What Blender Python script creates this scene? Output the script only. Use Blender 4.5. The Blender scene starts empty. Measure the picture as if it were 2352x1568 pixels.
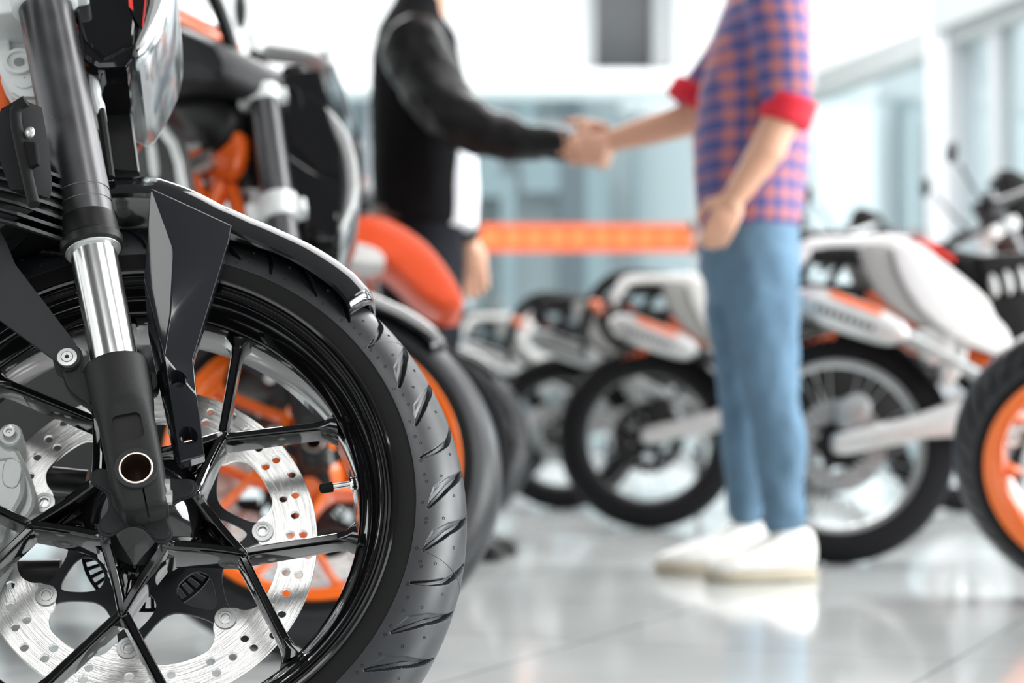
import bpy, math, random
import numpy as np
from mathutils import Vector, Matrix
random.seed(7); rng = np.random.default_rng(5)
PI = math.pi; sc = bpy.context.scene; COL = sc.collection

# ---------------------------------------------------------------- camera
FPX = 4500.0; HORIZON = 935.98; CAMH = 0.3812
PITCH = math.atan((HORIZON - 784) / FPX)
cd = bpy.data.cameras.new('camera'); cam = bpy.data.objects.new('camera', cd); COL.objects.link(cam)
cd.sensor_width = 36; cd.lens = FPX / 2352 * 36; cd.clip_start = .05; cd.clip_end = 200
cam.location = (0, 0, CAMH); cam.rotation_euler = (PI / 2 + PITCH, 0, 0)
cd.dof.use_dof = True; cd.dof.focus_distance = 1.79; cd.dof.aperture_fstop = 3.9
sc.camera = cam
sc.view_settings.view_transform = 'Standard'; sc.view_settings.look = 'None'
sc.view_settings.exposure = 0.25; sc.view_settings.gamma = 1; sc.view_settings.use_curve_mapping = False

# ---------------------------------------------------------------- world: bright overcast daylight
w = bpy.data.worlds.new('overcast_sky'); sc.world = w; w.use_nodes = True
nt = w.node_tree; nt.nodes.clear()
out = nt.nodes.new('ShaderNodeOutputWorld'); bg = nt.nodes.new('ShaderNodeBackground')
tc = nt.nodes.new('ShaderNodeTexCoord'); sep = nt.nodes.new('ShaderNodeSeparateXYZ'); cr = nt.nodes.new('ShaderNodeValToRGB'); cy = nt.nodes.new('ShaderNodeValToRGB')
nt.links.new(tc.outputs['Generated'], sep.inputs[0]); nt.links.new(sep.outputs['Z'], cr.inputs[0]); nt.links.new(sep.outputs['Y'], cy.inputs[0])
# bright sky above and ahead; towards the dim depth of the hall behind the photographer it falls off near the horizon
e = cr.color_ramp.elements; e[0].position = 0.0; e[0].color = (0, 0, 0, 1); e[1].position = .45; e[1].color = (1, 1, 1, 1)
e = cy.color_ramp.elements; e[0].position = 0.0; e[0].color = (.10, .10, .10, 1); e[1].position = .35; e[1].color = (1, 1, 1, 1)
mxl = nt.nodes.new('ShaderNodeMath'); mxl.operation = 'MAXIMUM'; nt.links.new(cr.outputs[0], mxl.inputs[0]); nt.links.new(cy.outputs[0], mxl.inputs[1])
mxc = nt.nodes.new('ShaderNodeMix'); mxc.data_type = 'RGBA'; mxc.inputs[6].default_value = (.03, .031, .032, 1); mxc.inputs[7].default_value = (.96, .985, 1, 1); nt.links.new(mxl.outputs[0], mxc.inputs[0])
nt.links.new(mxc.outputs[2], bg.inputs[0]); bg.inputs[1].default_value = 2.0
nt.links.new(bg.outputs[0], out.inputs[0])

def area(name, loc, rot, sx, sy, power, col=(1, 1, 1)):
    l = bpy.data.lights.new(name, 'AREA'); l.shape = 'RECTANGLE'; l.size = sx; l.size_y = sy; l.energy = power; l.color = col
    o = bpy.data.objects.new(name, l); COL.objects.link(o); o.location = loc; o.rotation_euler = rot; return o
# daylight through the right-hand glass, then unseen lamps added for fill and reflections
area('window_light_right', (4.3, 2.6, 1.6), (0, math.radians(90), 0), 2.4, 3.0, 300, (.97, .99, 1))
area('window_light_right_far', (3.7, 6.0, 1.5), (0, math.radians(88), 0), 2.2, 3.0, 140, (.97, .99, 1))
area('fill_left', (-4.5, -.8, 2.2), (0, math.radians(-80), 0), 2.0, 1.2, 30, (.98, .99, 1))  # added fill from an unseen source on the left
area('highlight_lamp_near', (2.6, -.2, 4.5), (0, 0, 0), 2.2, 1.6, 75)  # unseen lamp added for the bright band on the chrome stanchion
area('highlight_lamp_left', (-1.3, .55, 4.5), (0, 0, 0), 1.2, 1.1, 13)  # small unseen lamp added to brighten the mudguard panel's left facet
area('highlight_lamp_behind', (-.1, -2.75, 4.5), (0, 0, 0), 2.6, 1.5, 60)  # added out of view so the brake disc reflects something bright
area('highlight_lamp_right', (4.3, 2.9, 4.5), (0, 0, 0), 1.4, 2.4, 60)  # unseen lamp added for a highlight on the fork's outer tube
area('highlight_lamp_right_far', (4.1, 6.2, 3.5), (0, math.radians(70), 0), 1.5, 5.0, 150)  # added high on the right for the fork tube's edge highlight
area('fill_middle', (2.2, 5.5, 4.6), (0, 0, 0), 4, 4, 180)  # unseen overhead fill added over the middle of the room
area('fill_far', (-.5, 10.3, 4.9), (math.radians(-28), 0, 0), 9, 2.0, 900)  # unseen fill added to whiten the upper back wall
area('fill_up_far', (-.5, 8.8, 4.3), (math.radians(180), 0, 0), 8, 1.0, 200)  # unseen lamp added to throw light upwards at the far end

# ---------------------------------------------------------------- helpers: picking
CAMO = np.array([0, 0, CAMH])
_r = np.array([1., 0, 0]); _f = np.array([0, math.cos(PITCH), math.sin(PITCH)]); _u = np.array([0, -math.sin(PITCH), math.cos(PITCH)])
def ray(px, py): return _r * (px - 1176) / FPX + _f - _u * (py - 784) / FPX
# pose of the front wheel (leaning on the side stand, bars turned): axes u, v in the wheel plane, n along the axle
PSI, LAM = -0.1142, 0.4311
fu = np.array([math.cos(PSI), -math.sin(PSI), 0]); lf = np.array([math.sin(PSI), math.cos(PSI), 0])
FV = np.array([0, 0, 1.]) * math.cos(LAM) + lf * math.sin(LAM); FN = -lf * math.cos(LAM) + np.array([0, 0, 1.]) * math.sin(LAM)
M = np.array([fu, FV, FN])                       # world -> wheel frame
C0 = np.array([-.3411, 1.8277, .27804])
STEP = np.array([.027, 1.27, 0])                 # from one motorcycle of the row to the next
OFF = np.array([0, .24 + .06 * FV[2], .06 * FN[2]])   # wheel centre seen from the tyre's contact point
def W(px, py, s, k=0):
    o = M @ (CAMO - C0 - STEP * k); d = M @ ray(px, py); t = (s - o[2]) / d[2]; p = o + d * t; return (p[0], p[1])
def W3(px, py, s, k=0): a = W(px, py, s, k); return (a[0], a[1], s)
# body frame of the row's motorcycles: x forward, y to its left, z up, leaning away
BY, BL = math.radians(38), math.radians(11)
bf = np.array([math.cos(BY), -math.sin(BY), 0]); bl0 = np.array([math.sin(BY), math.cos(BY), 0])
bu = np.array([0, 0, 1.]) * math.cos(BL) + bl0 * math.sin(BL); bl = bl0 * math.cos(BL) - np.array([0, 0, 1.]) * math.sin(BL)
MB = np.array([bf, bl, bu]); OB = C0 - fu * .09 + FV * .42      # steering head
def BP(px, py, lat, k=1):
    o = MB @ (CAMO - OB - STEP * k); d = MB @ ray(px, py); t = (lat - o[1]) / d[1]; p = o + d * t; return (p[0], p[2])
TW = Matrix(((1, 0, 0, OFF[0]), (0, 1, 0, OFF[1]), (0, 0, 1, OFF[2]), (0, 0, 0, 1)))    # wheel frame -> root
_rb = M @ MB.T; _ob = M @ (OB - C0) + OFF
TB = Matrix([list(_rb[i]) + [_ob[i]] for i in range(3)] + [[0, 0, 0, 1]])               # body frame -> root

# ---------------------------------------------------------------- materials
MATS = {}
def mat(name, col, rough=.5, metal=0, coat=0, spec=.5, noise=0, nscale=40, bump=0, aniso=0):
    m = bpy.data.materials.new(name); m.use_nodes = True; n = m.node_tree; b = n.nodes['Principled BSDF']
    b.inputs['Base Color'].default_value = (*col, 1); b.inputs['Roughness'].default_value = rough
    b.inputs['Metallic'].default_value = metal; b.inputs['Coat Weight'].default_value = coat; b.inputs['Coat Roughness'].default_value = .04
    b.inputs['Specular IOR Level'].default_value = spec; b.inputs['Anisotropic'].default_value = aniso
    t = n.nodes.new('ShaderNodeTexCoord'); x = n.nodes.new('ShaderNodeTexNoise'); x.inputs['Scale'].default_value = nscale; x.inputs['Detail'].default_value = 4
    n.links.new(t.outputs['Object'], x.inputs['Vector'])
    r = n.nodes.new('ShaderNodeMapRange'); r.inputs['To Min'].default_value = max(0.02, rough - .04 - noise * .3); r.inputs['To Max'].default_value = min(1, rough + .04 + noise * .3)
    n.links.new(x.outputs[0], r.inputs['Value']); n.links.new(r.outputs[0], b.inputs['Roughness'])
    if noise:
        mx = n.nodes.new('ShaderNodeMix'); mx.data_type = 'RGBA'; mx.inputs[6].default_value = (*[c * (1 - noise) for c in col], 1); mx.inputs[7].default_value = (*[min(1, c * (1 + noise)) for c in col], 1)
        n.links.new(x.outputs[0], mx.inputs[0]); n.links.new(mx.outputs[2], b.inputs['Base Color'])
    if bump:
        bp = n.nodes.new('ShaderNodeBump'); bp.inputs['Strength'].default_value = bump; bp.inputs['Distance'].default_value = .001
        n.links.new(x.outputs[0], bp.inputs['Height']); n.links.new(bp.outputs[0], b.inputs['Normal'])
    MATS[name] = m; return m
mat('gloss_black', (.004, .004, .0045), .07, 0, .6, spec=.35)
mat('panel_black', (.008, .009, .011), .08, 0, .7, spec=.35)
mat('satin_black', (.007, .007, .007), .4, spec=.25)
mat('cast_black', (.010, .010, .010), .5, spec=.28, bump=.25, nscale=900)
mat('anodised_tube', (.12, .12, .123), .3, .95, aniso=.5, noise=.15, nscale=30)
mat('dark_grey', (.020, .022, .023), .5, spec=.25)
mat('carrier_grey', (.030, .032, .036), .5, .0, spec=.3)
mat('hub_grey', (.018, .019, .02), .55, spec=.25, bump=.15, nscale=1500)
mat('tyre_tread', (.012, .0135, .016), .37, spec=.45, noise=.12, nscale=60, bump=.08)
mat('tyre_side', (.008, .008, .008), .6, spec=.12, noise=.2, nscale=90)
mat('tyre_far', (.009, .009, .010), .7, spec=.1)
mat('chrome', (.85, .85, .84), .2, 1)
mat('silver', (.55, .56, .55), .36, .85, noise=.08)
mat('silver_dark', (.3, .31, .31), .35, .8)
mat('cast_silver', (.66, .69, .67), .45, .45, noise=.1, bump=.2, nscale=800)
mat('white_cast', (.74, .77, .76), .35, .1)
mat('rim_silver', (.42, .43, .43), .35, .7); mat('white_plastic', (.66, .66, .64), .35, coat=.2)
mat('grey_plastic', (.25, .25, .235), .4)
mat('orange', (.86, .13, .012), .3, coat=.4)
mat('orange_fender', (.86, .085, .012), .38, coat=.15)
mat('orange_wheel', (.92, .18, .01), .3, coat=.5)
mat('red_mark', (.7, .03, .02), .4)
mat('amber', (.7, .12, .02), .2, coat=.6)
mat('copper', (.62, .5, .44), .25, 1)
mat('grip_rubber', (.009, .009, .009), .7, spec=.2)
mat('shroud_grey', (.035, .035, .036), .4, coat=.1, spec=.3)
mat('bore_dark', (.03, .02, .016), .3, .6)
# brushed brake disc: concentric brushing lines from the radius
def disc_mat():
    m = mat('brushed_steel', (.66, .66, .64), .25, 1); n = m.node_tree; b = n.nodes['Principled BSDF']
    t = n.nodes.new('ShaderNodeTexCoord'); s = n.nodes.new('ShaderNodeSeparateXYZ'); n.links.new(t.outputs['Object'], s.inputs[0])
    def mt(op, a, c=None):
        q = n.nodes.new('ShaderNodeMath'); q.operation = op
        for i, v in enumerate((a, c)):
            if v is None: continue
            if isinstance(v, (int, float)): q.inputs[i].default_value = v
            else: n.links.new(v, q.inputs[i])
        return q.outputs[0]
    y = s.outputs['Y']
    r = mt('SQRT', mt('ADD', mt('MULTIPLY', s.outputs['X'], s.outputs['X']), mt('MULTIPLY', y, y)))
    a = mt('ARCTAN2', y, s.outputs['X'])
    cx = n.nodes.new('ShaderNodeCombineXYZ'); n.links.new(mt('MULTIPLY', r, 1500.), cx.inputs[0]); n.links.new(mt('MULTIPLY', a, 1.2), cx.inputs[1])
    x = n.nodes.new('ShaderNodeTexNoise'); x.inputs['Scale'].default_value = 1; x.inputs['Detail'].default_value = 3; n.links.new(cx.outputs[0], x.inputs['Vector'])
    mx = n.nodes.new('ShaderNodeMapRange'); mx.inputs['To Min'].default_value = .14; mx.inputs['To Max'].default_value = .34
    n.links.new(x.outputs[0], mx.inputs['Value']); n.links.new(mx.outputs[0], b.inputs['Roughness'])
    bp = n.nodes.new('ShaderNodeBump'); bp.inputs['Strength'].default_value = .35; bp.inputs['Distance'].default_value = .0006
    n.links.new(x.outputs[0], bp.inputs['Height']); n.links.new(bp.outputs[0], b.inputs['Normal'])
    b.inputs['Anisotropic'].default_value = .75
    tn = n.nodes.new('ShaderNodeTangent'); tn.direction_type = 'RADIAL'; tn.axis = 'Z'; n.links.new(tn.outputs[0], b.inputs['Tangent'])
disc_mat()
def plaid():
    m = mat('plaid_cotton', (.6, .2, .2), .85); n = m.node_tree; b = n.nodes['Principled BSDF']
    t = n.nodes.new('ShaderNodeTexCoord'); s = n.nodes.new('ShaderNodeSeparateXYZ'); n.links.new(t.outputs['Object'], s.inputs[0])
    def mt(op, a, c=None):
        q = n.nodes.new('ShaderNodeMath'); q.operation = op
        for i, v in enumerate((a, c)):
            if v is None: continue
            if isinstance(v, (int, float)): q.inputs[i].default_value = v
            else: n.links.new(v, q.inputs[i])
        return q.outputs[0]
    def stripe(v, per):
        q = mt('SINE', mt('MULTIPLY', v, 2 * PI / per)); r = n.nodes.new('ShaderNodeMapRange'); r.inputs['From Min'].default_value = -.25; r.inputs['From Max'].default_value = .25; n.links.new(q, r.inputs['Value']); return r.outputs[0]
    h = stripe(mt('ADD', s.outputs['X'], mt('MULTIPLY', s.outputs['Y'], .35)), .041); v = stripe(s.outputs['Z'], .043)
    sm = mt('MULTIPLY', mt('ADD', h, v), .5)
    c = n.nodes.new('ShaderNodeValToRGB'); n.links.new(sm, c.inputs[0]); e = c.color_ramp.elements
    e[0].position = .2; e[0].color = (.43, .15, .14, 1); e[1].position = .85; e[1].color = (.05, .07, .22, 1); k = e.new(.5); k.color = (.20, .11, .22, 1)
    n.links.new(c.outputs[0], b.inputs['Base Color'])
plaid()
mat('denim', (.11, .19, .27), .85, spec=.2, noise=.4, nscale=7)
mat('skin', (.60, .33, .22), .5, noise=.06, nscale=20)
mat('red_cuff', (.62, .012, .03), .8)
mat('black_cloth', (.007, .007, .008), .95, spec=.1)
mat('black_leather', (.007, .007, .007), .42, spec=.18, bump=.5, nscale=18)
mat('white_cotton', (.8, .82, .85), .8)
mat('sneaker_white', (.78, .77, .73), .6)
mat('sole_tan', (.42, .37, .28), .6)
mat('hair_brown', (.05, .03, .02), .7, noise=.3, nscale=90)
mat('belt_brown', (.12, .05, .03), .5)
mat('navy_cloth', (.009, .010, .014), .9, spec=.15)

# ---------------------------------------------------------------- mesh builders
class G:
    def __init__(s): s.v = []; s.f = []; s.n = 0; s.mi = []
    def add(s, V, F, mi=0):
        V = np.asarray(V, float); s.v.append(V); s.f += [tuple(i + s.n for i in f) for f in F]; s.mi += [mi] * len(F); s.n += len(V); return s
    def box(s, c, h, R=None, mi=0):
        V = np.array([[x, y, z] for x in (-1, 1) for y in (-1, 1) for z in (-1, 1)], float) * h
        if R is not None: V = V @ np.array(R).T
        return s.add(V + np.array(c), [(0, 1, 3, 2), (4, 6, 7, 5), (0, 4, 5, 1), (2, 3, 7, 6), (0, 2, 6, 4), (1, 5, 7, 3)], mi)
    def rings(s, R, closed=False, caps=True, mi=0):
        m = len(R[0]); V = np.concatenate([np.asarray(r, float) for r in R]); F = []; k = len(R)
        for i in range(k if closed else k - 1):
            a = i * m; b = ((i + 1) % k) * m
            for j in range(m): F.append((a + j, a + (j + 1) % m, b + (j + 1) % m, b + j))
        if caps and not closed: F.append(tuple(range(m - 1, -1, -1))); F.append(tuple((k - 1) * m + j for j in range(m)))
        return s.add(V, F, mi)
    def tube(s, P, r, n=12, mi=0, sx=1, up=None, caps=True):
        P = np.asarray(P, float); k = len(P); r = np.broadcast_to(r, (k,)) if np.ndim(r) == 0 else np.asarray(r)
        T = np.gradient(P, axis=0); T /= np.linalg.norm(T, axis=1)[:, None] + 1e-12
        a = np.array(up if up is not None else ([0, 0, 1.] if abs(T[0][2]) < .9 else [1., 0, 0])); R = []
        for i in range(k):
            a = a - T[i] * (a @ T[i]); a /= np.linalg.norm(a); b = np.cross(T[i], a)
            t = np.arange(n) * 2 * PI / n; R.append(P[i] + r[i] * (np.cos(t)[:, None] * a + sx * np.sin(t)[:, None] * b))
        return s.rings(R, mi=mi, caps=caps)
    def cyl(s, p0, p1, r, r1=None, n=24, mi=0): return s.tube([p0, p1], [r, r if r1 is None else r1], n, mi)
    def lathe(s, prof, n=96, c=(0, 0, 0), closed=True, a0=0, a1=2 * PI, mi=0):
        full = abs(a1 - a0 - 2 * PI) < 1e-6; t = a0 + (a1 - a0) * np.arange(n + (0 if full else 1)) / n; m = len(prof); P = np.array(prof)
        V = np.stack([np.outer(np.cos(t), P[:, 0]), np.outer(np.sin(t), P[:, 0]), np.broadcast_to(P[:, 1], (len(t), m))], -1).reshape(-1, 3) + np.array(c); F = []
        for i in range(n):
            a = i * m; b = ((i + 1) % len(t)) * m
            for j in range(m if closed else m - 1): F.append((a + j, b + j, b + (j + 1) % m, a + (j + 1) % m))
        return s.add(V, F, mi)
    def plate(s, outl, z0, z1, bev=.0008, T=None, mi=0):
        V, F = plate(outl, z0, z1, bev)
        if T is not None: V = T(V)
        return s.add(V, F, mi)
    def ell(s, c, r, n=16, mi=0, R=None):
        Rg = []
        for i in range(1, n): 
            a = PI * i / n; t = np.arange(n * 2) * PI / n
            Rg.append(np.stack([math.sin(a) * np.cos(t), math.sin(a) * np.sin(t), np.full(2 * n, -math.cos(a))], -1))
        V = np.array(Rg) * r
        if R is not None: V = V @ np.array(R).T
        return s.rings(list(V + np.array(c)), mi=mi)
def rnd(P, n=2, closed=True):                # Chaikin smoothing
    P = np.asarray(P, float)
    for _ in range(n):
        Q = np.roll(P, -1, 0) if closed else P[1:]; A = P if closed else P[:-1]
        N = np.empty((2 * len(A), P.shape[1])); N[0::2] = A * .75 + Q * .25; N[1::2] = A * .25 + Q * .75
        P = N if closed else np.vstack([P[:1], N[1:-1], P[-1:]])
    return P
def cat(P, n=6):                             # Catmull-Rom through open points
    P = np.asarray(P, float); Q = np.vstack([2 * P[0] - P[1], P, 2 * P[-1] - P[-2]]); o = []
    for i in range(1, len(Q) - 2):
        for t in np.arange(n) / n:
            o.append(.5 * (2 * Q[i] + (Q[i + 1] - Q[i - 1]) * t + (2 * Q[i - 1] - 5 * Q[i] + 4 * Q[i + 1] - Q[i + 2]) * t * t + (3 * Q[i] - Q[i - 1] - 3 * Q[i + 1] + Q[i + 2]) * t ** 3))
    return np.array(o + [P[-1]])
def circle(c, r, n=24, a0=0): return [(c[0] + r * math.cos(a0 + i * 2 * PI / n), c[1] + r * math.sin(a0 + i * 2 * PI / n)) for i in range(n)]
def pol(r, a): return (r * math.cos(math.radians(a)), r * math.sin(math.radians(a)))
def plate(outl, z0, z1, bev=.0008):          # filled 2D outlines (holes cut out) with thickness and a small bevel
    cu = bpy.data.curves.new('tmp', 'CURVE'); cu.dimensions = '2D'; cu.fill_mode = 'BOTH'
    cu.extrude = max(1e-5, (z1 - z0) / 2 - bev); cu.bevel_depth = bev; cu.bevel_resolution = 1; cu.offset = -bev
    for P in outl:
        sp = cu.splines.new('POLY'); sp.points.add(len(P) - 1); sp.use_cyclic_u = True
        for i, p in enumerate(P): sp.points[i].co = (p[0], p[1], 0, 1)
    o = bpy.data.objects.new('tmp', cu); COL.objects.link(o); dg = bpy.context.evaluated_depsgraph_get()
    me = bpy.data.meshes.new_from_object(o.evaluated_get(dg)); V = np.empty(len(me.vertices) * 3); me.vertices.foreach_get('co', V); V = V.reshape(-1, 3)
    F = [tuple(p.vertices) for p in me.polygons]; bpy.data.objects.remove(o); bpy.data.curves.remove(cu); bpy.data.meshes.remove(me)
    V = V + np.array([0, 0, (z0 + z1) / 2]); return V, F
def obj(name, g, m, parent=None, T=None, sharp=32, bevel=0, seg=2, loc=None, clean=False):
    V = np.concatenate(g.v)
    if T is not None: A = np.array(T); V = V @ A[:3, :3].T + A[:3, 3]
    if loc is not None: V = V - np.array(loc)
    me = bpy.data.meshes.new(name); me.from_pydata(V.tolist(), [], g.f); 
    for x in (m if isinstance(m, (list, tuple)) else [m]): me.materials.append(MATS[x])
    if any(g.mi): me.polygons.foreach_set('material_index', g.mi)
    if bevel or clean:
        import bmesh
        bm = bmesh.new(); bm.from_mesh(me); bmesh.ops.remove_doubles(bm, verts=bm.verts, dist=1e-6); bmesh.ops.recalc_face_normals(bm, faces=bm.faces); bm.to_mesh(me); bm.free()
    me.shade_smooth(); me.set_sharp_from_angle(angle=math.radians(sharp))
    o = bpy.data.objects.new(name, me); COL.objects.link(o)
    if parent is not None: o.parent = parent
    if loc is not None: o.location = loc
    if bevel:
        b = o.modifiers.new('bevel', 'BEVEL'); b.width = bevel; b.segments = seg; b.limit_method = 'ANGLE'; b.angle_limit = math.radians(35); b.harden_normals = False
    return o
def solid(o, vox=.0008, it=2):
    r = o.modifiers.new('r', 'REMESH'); r.mode = 'VOXEL'; r.voxel_size = vox; s_ = o.modifiers.new('s', 'SMOOTH'); s_.iterations = it; s_.factor = .5
    bpy.context.view_layer.update(); dg = bpy.context.evaluated_depsgraph_get(); me = bpy.data.meshes.new_from_object(o.evaluated_get(dg)); o.modifiers.clear(); o.data = me; me.shade_smooth(); return o
def cut(o, cutters):                          # boolean difference, baked into the mesh
    tmp = []
    for g in cutters:
        me = bpy.data.meshes.new('c'); me.from_pydata(np.concatenate(g.v).tolist(), [], g.f); import bmesh; bm = bmesh.new(); bm.from_mesh(me); bmesh.ops.remove_doubles(bm, verts=bm.verts, dist=1e-6); bmesh.ops.recalc_face_normals(bm, faces=bm.faces); bm.to_mesh(me); bm.free(); c = bpy.data.objects.new('c', me); COL.objects.link(c); c.matrix_world = Matrix.Identity(4)
        c.parent = o.parent; tmp.append(c); b = o.modifiers.new('b', 'BOOLEAN'); b.operation = 'DIFFERENCE'; b.object = c; b.solver = 'EXACT'
    bpy.context.view_layer.update(); dg = bpy.context.evaluated_depsgraph_get(); me = bpy.data.meshes.new_from_object(o.evaluated_get(dg)); o.modifiers.clear(); o.data = me
    me.shade_smooth(); me.set_sharp_from_angle(angle=math.radians(30))
    for c in tmp: bpy.data.objects.remove(c)
    return o
def tag(o, label=None, cat_=None, group=None, kind=None):
    if label: o['label'] = label
    if cat_: o['category'] = cat_
    if group: o['group'] = group
    if kind: o['kind'] = kind
    return o
def empty(name, loc, R=None):
    o = bpy.data.objects.new(name, None); COL.objects.link(o); o.empty_display_size = .1
    m = Matrix.Identity(4) if R is None else Matrix([[R[j][i] for j in range(3)] + [0] for i in range(3)] + [[0, 0, 0, 1]])
    m.translation = Vector(loc); o.matrix_world = m; return o
def copy_tree(o, parent=None, swap=None):
    c = o.copy(); COL.objects.link(c); c.parent = parent
    if swap and o.data is not None and any(x and x.name in swap for x in o.data.materials):
        c.data = o.data.copy()
        for i, x in enumerate(c.data.materials):
            if x.name in swap: c.data.materials[i] = MATS[swap[x.name]]
    for ch in [q for q in o.children]: copy_tree(ch, c, swap)
    return c
# ================================================================ parts of a motorcycle wheel (wheel frame: x, y in plane, z = axle towards the camera)
def tyre_mesh(grooves=True, Rc=.24, r=.06):
    PH = math.radians(100)
    if grooves:
        t = np.concatenate([np.arange(-62, 72, .13), np.arange(72, 150, .2), np.arange(150, 298, .8)]); ph = np.concatenate([np.linspace(-100, 0, 90, endpoint=False), np.linspace(0, 100, 201)])
    else: t = np.arange(0, 360, 2.5); ph = np.linspace(-100, 100, 33)
    A, B = np.meshgrid(np.radians(t), np.radians(ph), indexing='ij'); d = np.zeros(A.shape)
    if grooves:
        per = 360 / 39; Ad = np.degrees(A)
        def seg_dist(x, y, P):                 # distance in metres to a polyline on the unrolled tread + position along it
            best = np.full(x.shape, 9.); along = np.zeros(x.shape); n = len(P) - 1
            for i in range(n):
                a, b = P[i], P[i + 1]; ab = b - a; s = np.clip(((x - a[0]) * ab[0] + (y - a[1]) * ab[1]) / (ab @ ab), 0, 1)
                q = np.hypot(x - a[0] - s * ab[0], y - a[1] - s * ab[1]); m = q < best; best = np.where(m, q, best); along = np.where(m, (i + s) / n, along)
            return best, along
        def mm(P): return np.array([(math.radians(a) * .283, math.radians(p) * .06) for a, p in P])
        deep = mm([(0, 9), (-2.9, 28), (-5.8, 47), (-9.3, 63), (-11.4, 71)])
        curve = mm([(0, 9), (-1.2, 16), (-3.0, 25), (-5.8, 39), (-8.0, 57), (-9.6, 74)])
        poly = mm([(0, 9), (-4.1, 49), (-6.7, 65), (-9.0, 69), (-11.4, 71), (-9.3, 63), (-5.8, 47)])
        def inside(x, y, P):
            c = np.zeros(x.shape, bool)
            for i in range(len(P)):
                a, b = P[i], P[i - 1]
                with np.errstate(divide='ignore', invalid='ignore'):
                    k = ((a[1] > y) != (b[1] > y)) & (x < (b[0] - a[0]) * (y - a[1]) / (b[1] - a[1] + 1e-12) + a[0])
                c ^= k
            return c
        for side in (1, -1):
            Bs = np.degrees(B) * side; ok = (Bs > 5) & (Bs < 78)
            for k in range(39):
                tip = 8.5 + per * k + (0 if side > 0 else per * .5); rel = (Ad - tip + 180) % 360 - 180
                m = ok & (rel < 1.2) & (rel > -13)
                if not m.any(): continue
                x = np.radians(rel[m]) * .283; y = np.radians(Bs[m]) * .06
                if k % 3 == 1:                 # the curved sipe
                    q, al = seg_dist(x, y, curve); hw = .0023 * np.sin(np.clip(al * .93 + .05, 0, 1) * PI) ** .5 + .0003
                    dd = np.clip((hw - q) / .0007 + .5, 0, 1) * .0055
                else:
                    q, al = seg_dist(x, y, deep); hw = .0021 * np.sin(np.clip(al * .9 + .08, 0, 1) * PI) ** .5 + .0003
                    dd = np.clip((hw - q) / .0007 + .5, 0, 1) * .006
                    ins = inside(x, y, poly); q2, _ = seg_dist(x, y, np.vstack([poly, poly[:1]]))
                    dd = np.maximum(dd, np.where(ins, np.clip(q2 / .0009, 0, 1) * (.0008 + .0018 * np.clip(1 - q / .006, 0, 1)), 0))
                d[m] = np.maximum(d[m], dd)
    rr = r - d + np.where(np.abs(np.degrees(B)) > 82, -.0006, 0)
    rad = Rc + rr * np.cos(B); V = np.stack([rad * np.cos(A), rad * np.sin(A), rr * np.sin(B)], -1)
    n, m = A.shape; idx = np.arange(n * m).reshape(n, m); nx = np.roll(idx, -1, 0)
    F = np.stack([idx[:, :-1], nx[:, :-1], nx[:, 1:], idx[:, 1:]], -1).reshape(-1, 4)
    pm = np.degrees(np.abs((B[:, :-1] + B[:, 1:]) / 2)) > 82
    g = G(); g.v = [V.reshape(-1, 3)]; g.f = [tuple(x) for x in F.tolist()]; g.n = n * m; g.mi = pm.astype(int).reshape(-1).tolist()
    if grooves:
        rn = np.random.default_rng(3)
        for k in range(39):
            for (da, p_) in ((-13.2, 73), (-6.2, 71), (-3.4, 56), (1.2, 40), (-1.5, 76)):
                A0 = math.radians(8.5 + 360 / 39 * k + da + rn.uniform(-.8, .8)); P0 = math.radians(p_ + rn.uniform(-2, 2)); nrm = np.array([math.cos(P0) * math.cos(A0), math.cos(P0) * math.sin(A0), math.sin(P0)]); ct = np.array([Rc * math.cos(A0), Rc * math.sin(A0), 0]) + nrm * r
                t1 = np.array([-math.sin(A0), math.cos(A0), 0]); t2 = np.cross(nrm, t1); Rg = []
                for j in range(12): q = j * PI / 6; e_ = t1 * math.cos(q) + t2 * math.sin(q); Rg.append([ct + e_ * .0016 - nrm * .0003, ct + e_ * .0013 + nrm * .00045, ct + e_ * .0010 - nrm * .0003])
                g.rings(Rg, closed=True, caps=False)
        for A0 in (math.radians(-14.9), math.radians(33.5)):
            g.tube([np.array([(Rc + (r + .00005) * math.cos(p_)) * math.cos(A0 + .05 * math.sin(p_)), (Rc + (r + .00005) * math.cos(p_)) * math.sin(A0 + .05 * math.sin(p_)), (r + .00005) * math.sin(p_)]) for p_ in np.linspace(-.1, 1.42, 60)], .0003, 6)
    return g
RIM = [(.2315, .0590), (.2305, .0618), (.2285, .0626), (.2262, .0618), (.2252, .0575), (.2225, .0545), (.2205, .0552), (.2190, .0572), (.2170, .0568), (.2160, .0535), (.2135, .0505), (.2100, .0470), (.2050, .0370),
       (.2015, .0270), (.1985, .0240), (.1975, .0160), (.1975, -.034), (.203, -.045), (.214, -.052), (.222, -.058), (.2315, -.0605), (.2315, -.055), (.222, -.045), (.212, -.02), (.208, 0), (.212, .02), (.222, .045)]
NODE0 = -26.5
def blade(g, P, hw, zf, zb, n=1):              # a spoke: narrow crowned front edge, deep sides; P points in plane, hw half widths, zf/zb front and back
    P = np.asarray(P, float); T = np.gradient(P, axis=0); T /= np.linalg.norm(T, axis=1)[:, None]; N = np.stack([-T[:, 1], T[:, 0]], -1); R = []
    for i in range(len(P)):
        pr = [(-1.15, zb[i]), (-1.02, zf[i] - .004), (-.85, zf[i] - .0013), (-.5, zf[i]), (.5, zf[i]), (.85, zf[i] - .0013), (1.02, zf[i] - .004), (1.15, zb[i])]
        R.append([(P[i][0] + N[i][0] * a * hw[i], P[i][1] + N[i][1] * a * hw[i], z) for a, z in pr])
    g.rings(R)
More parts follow.
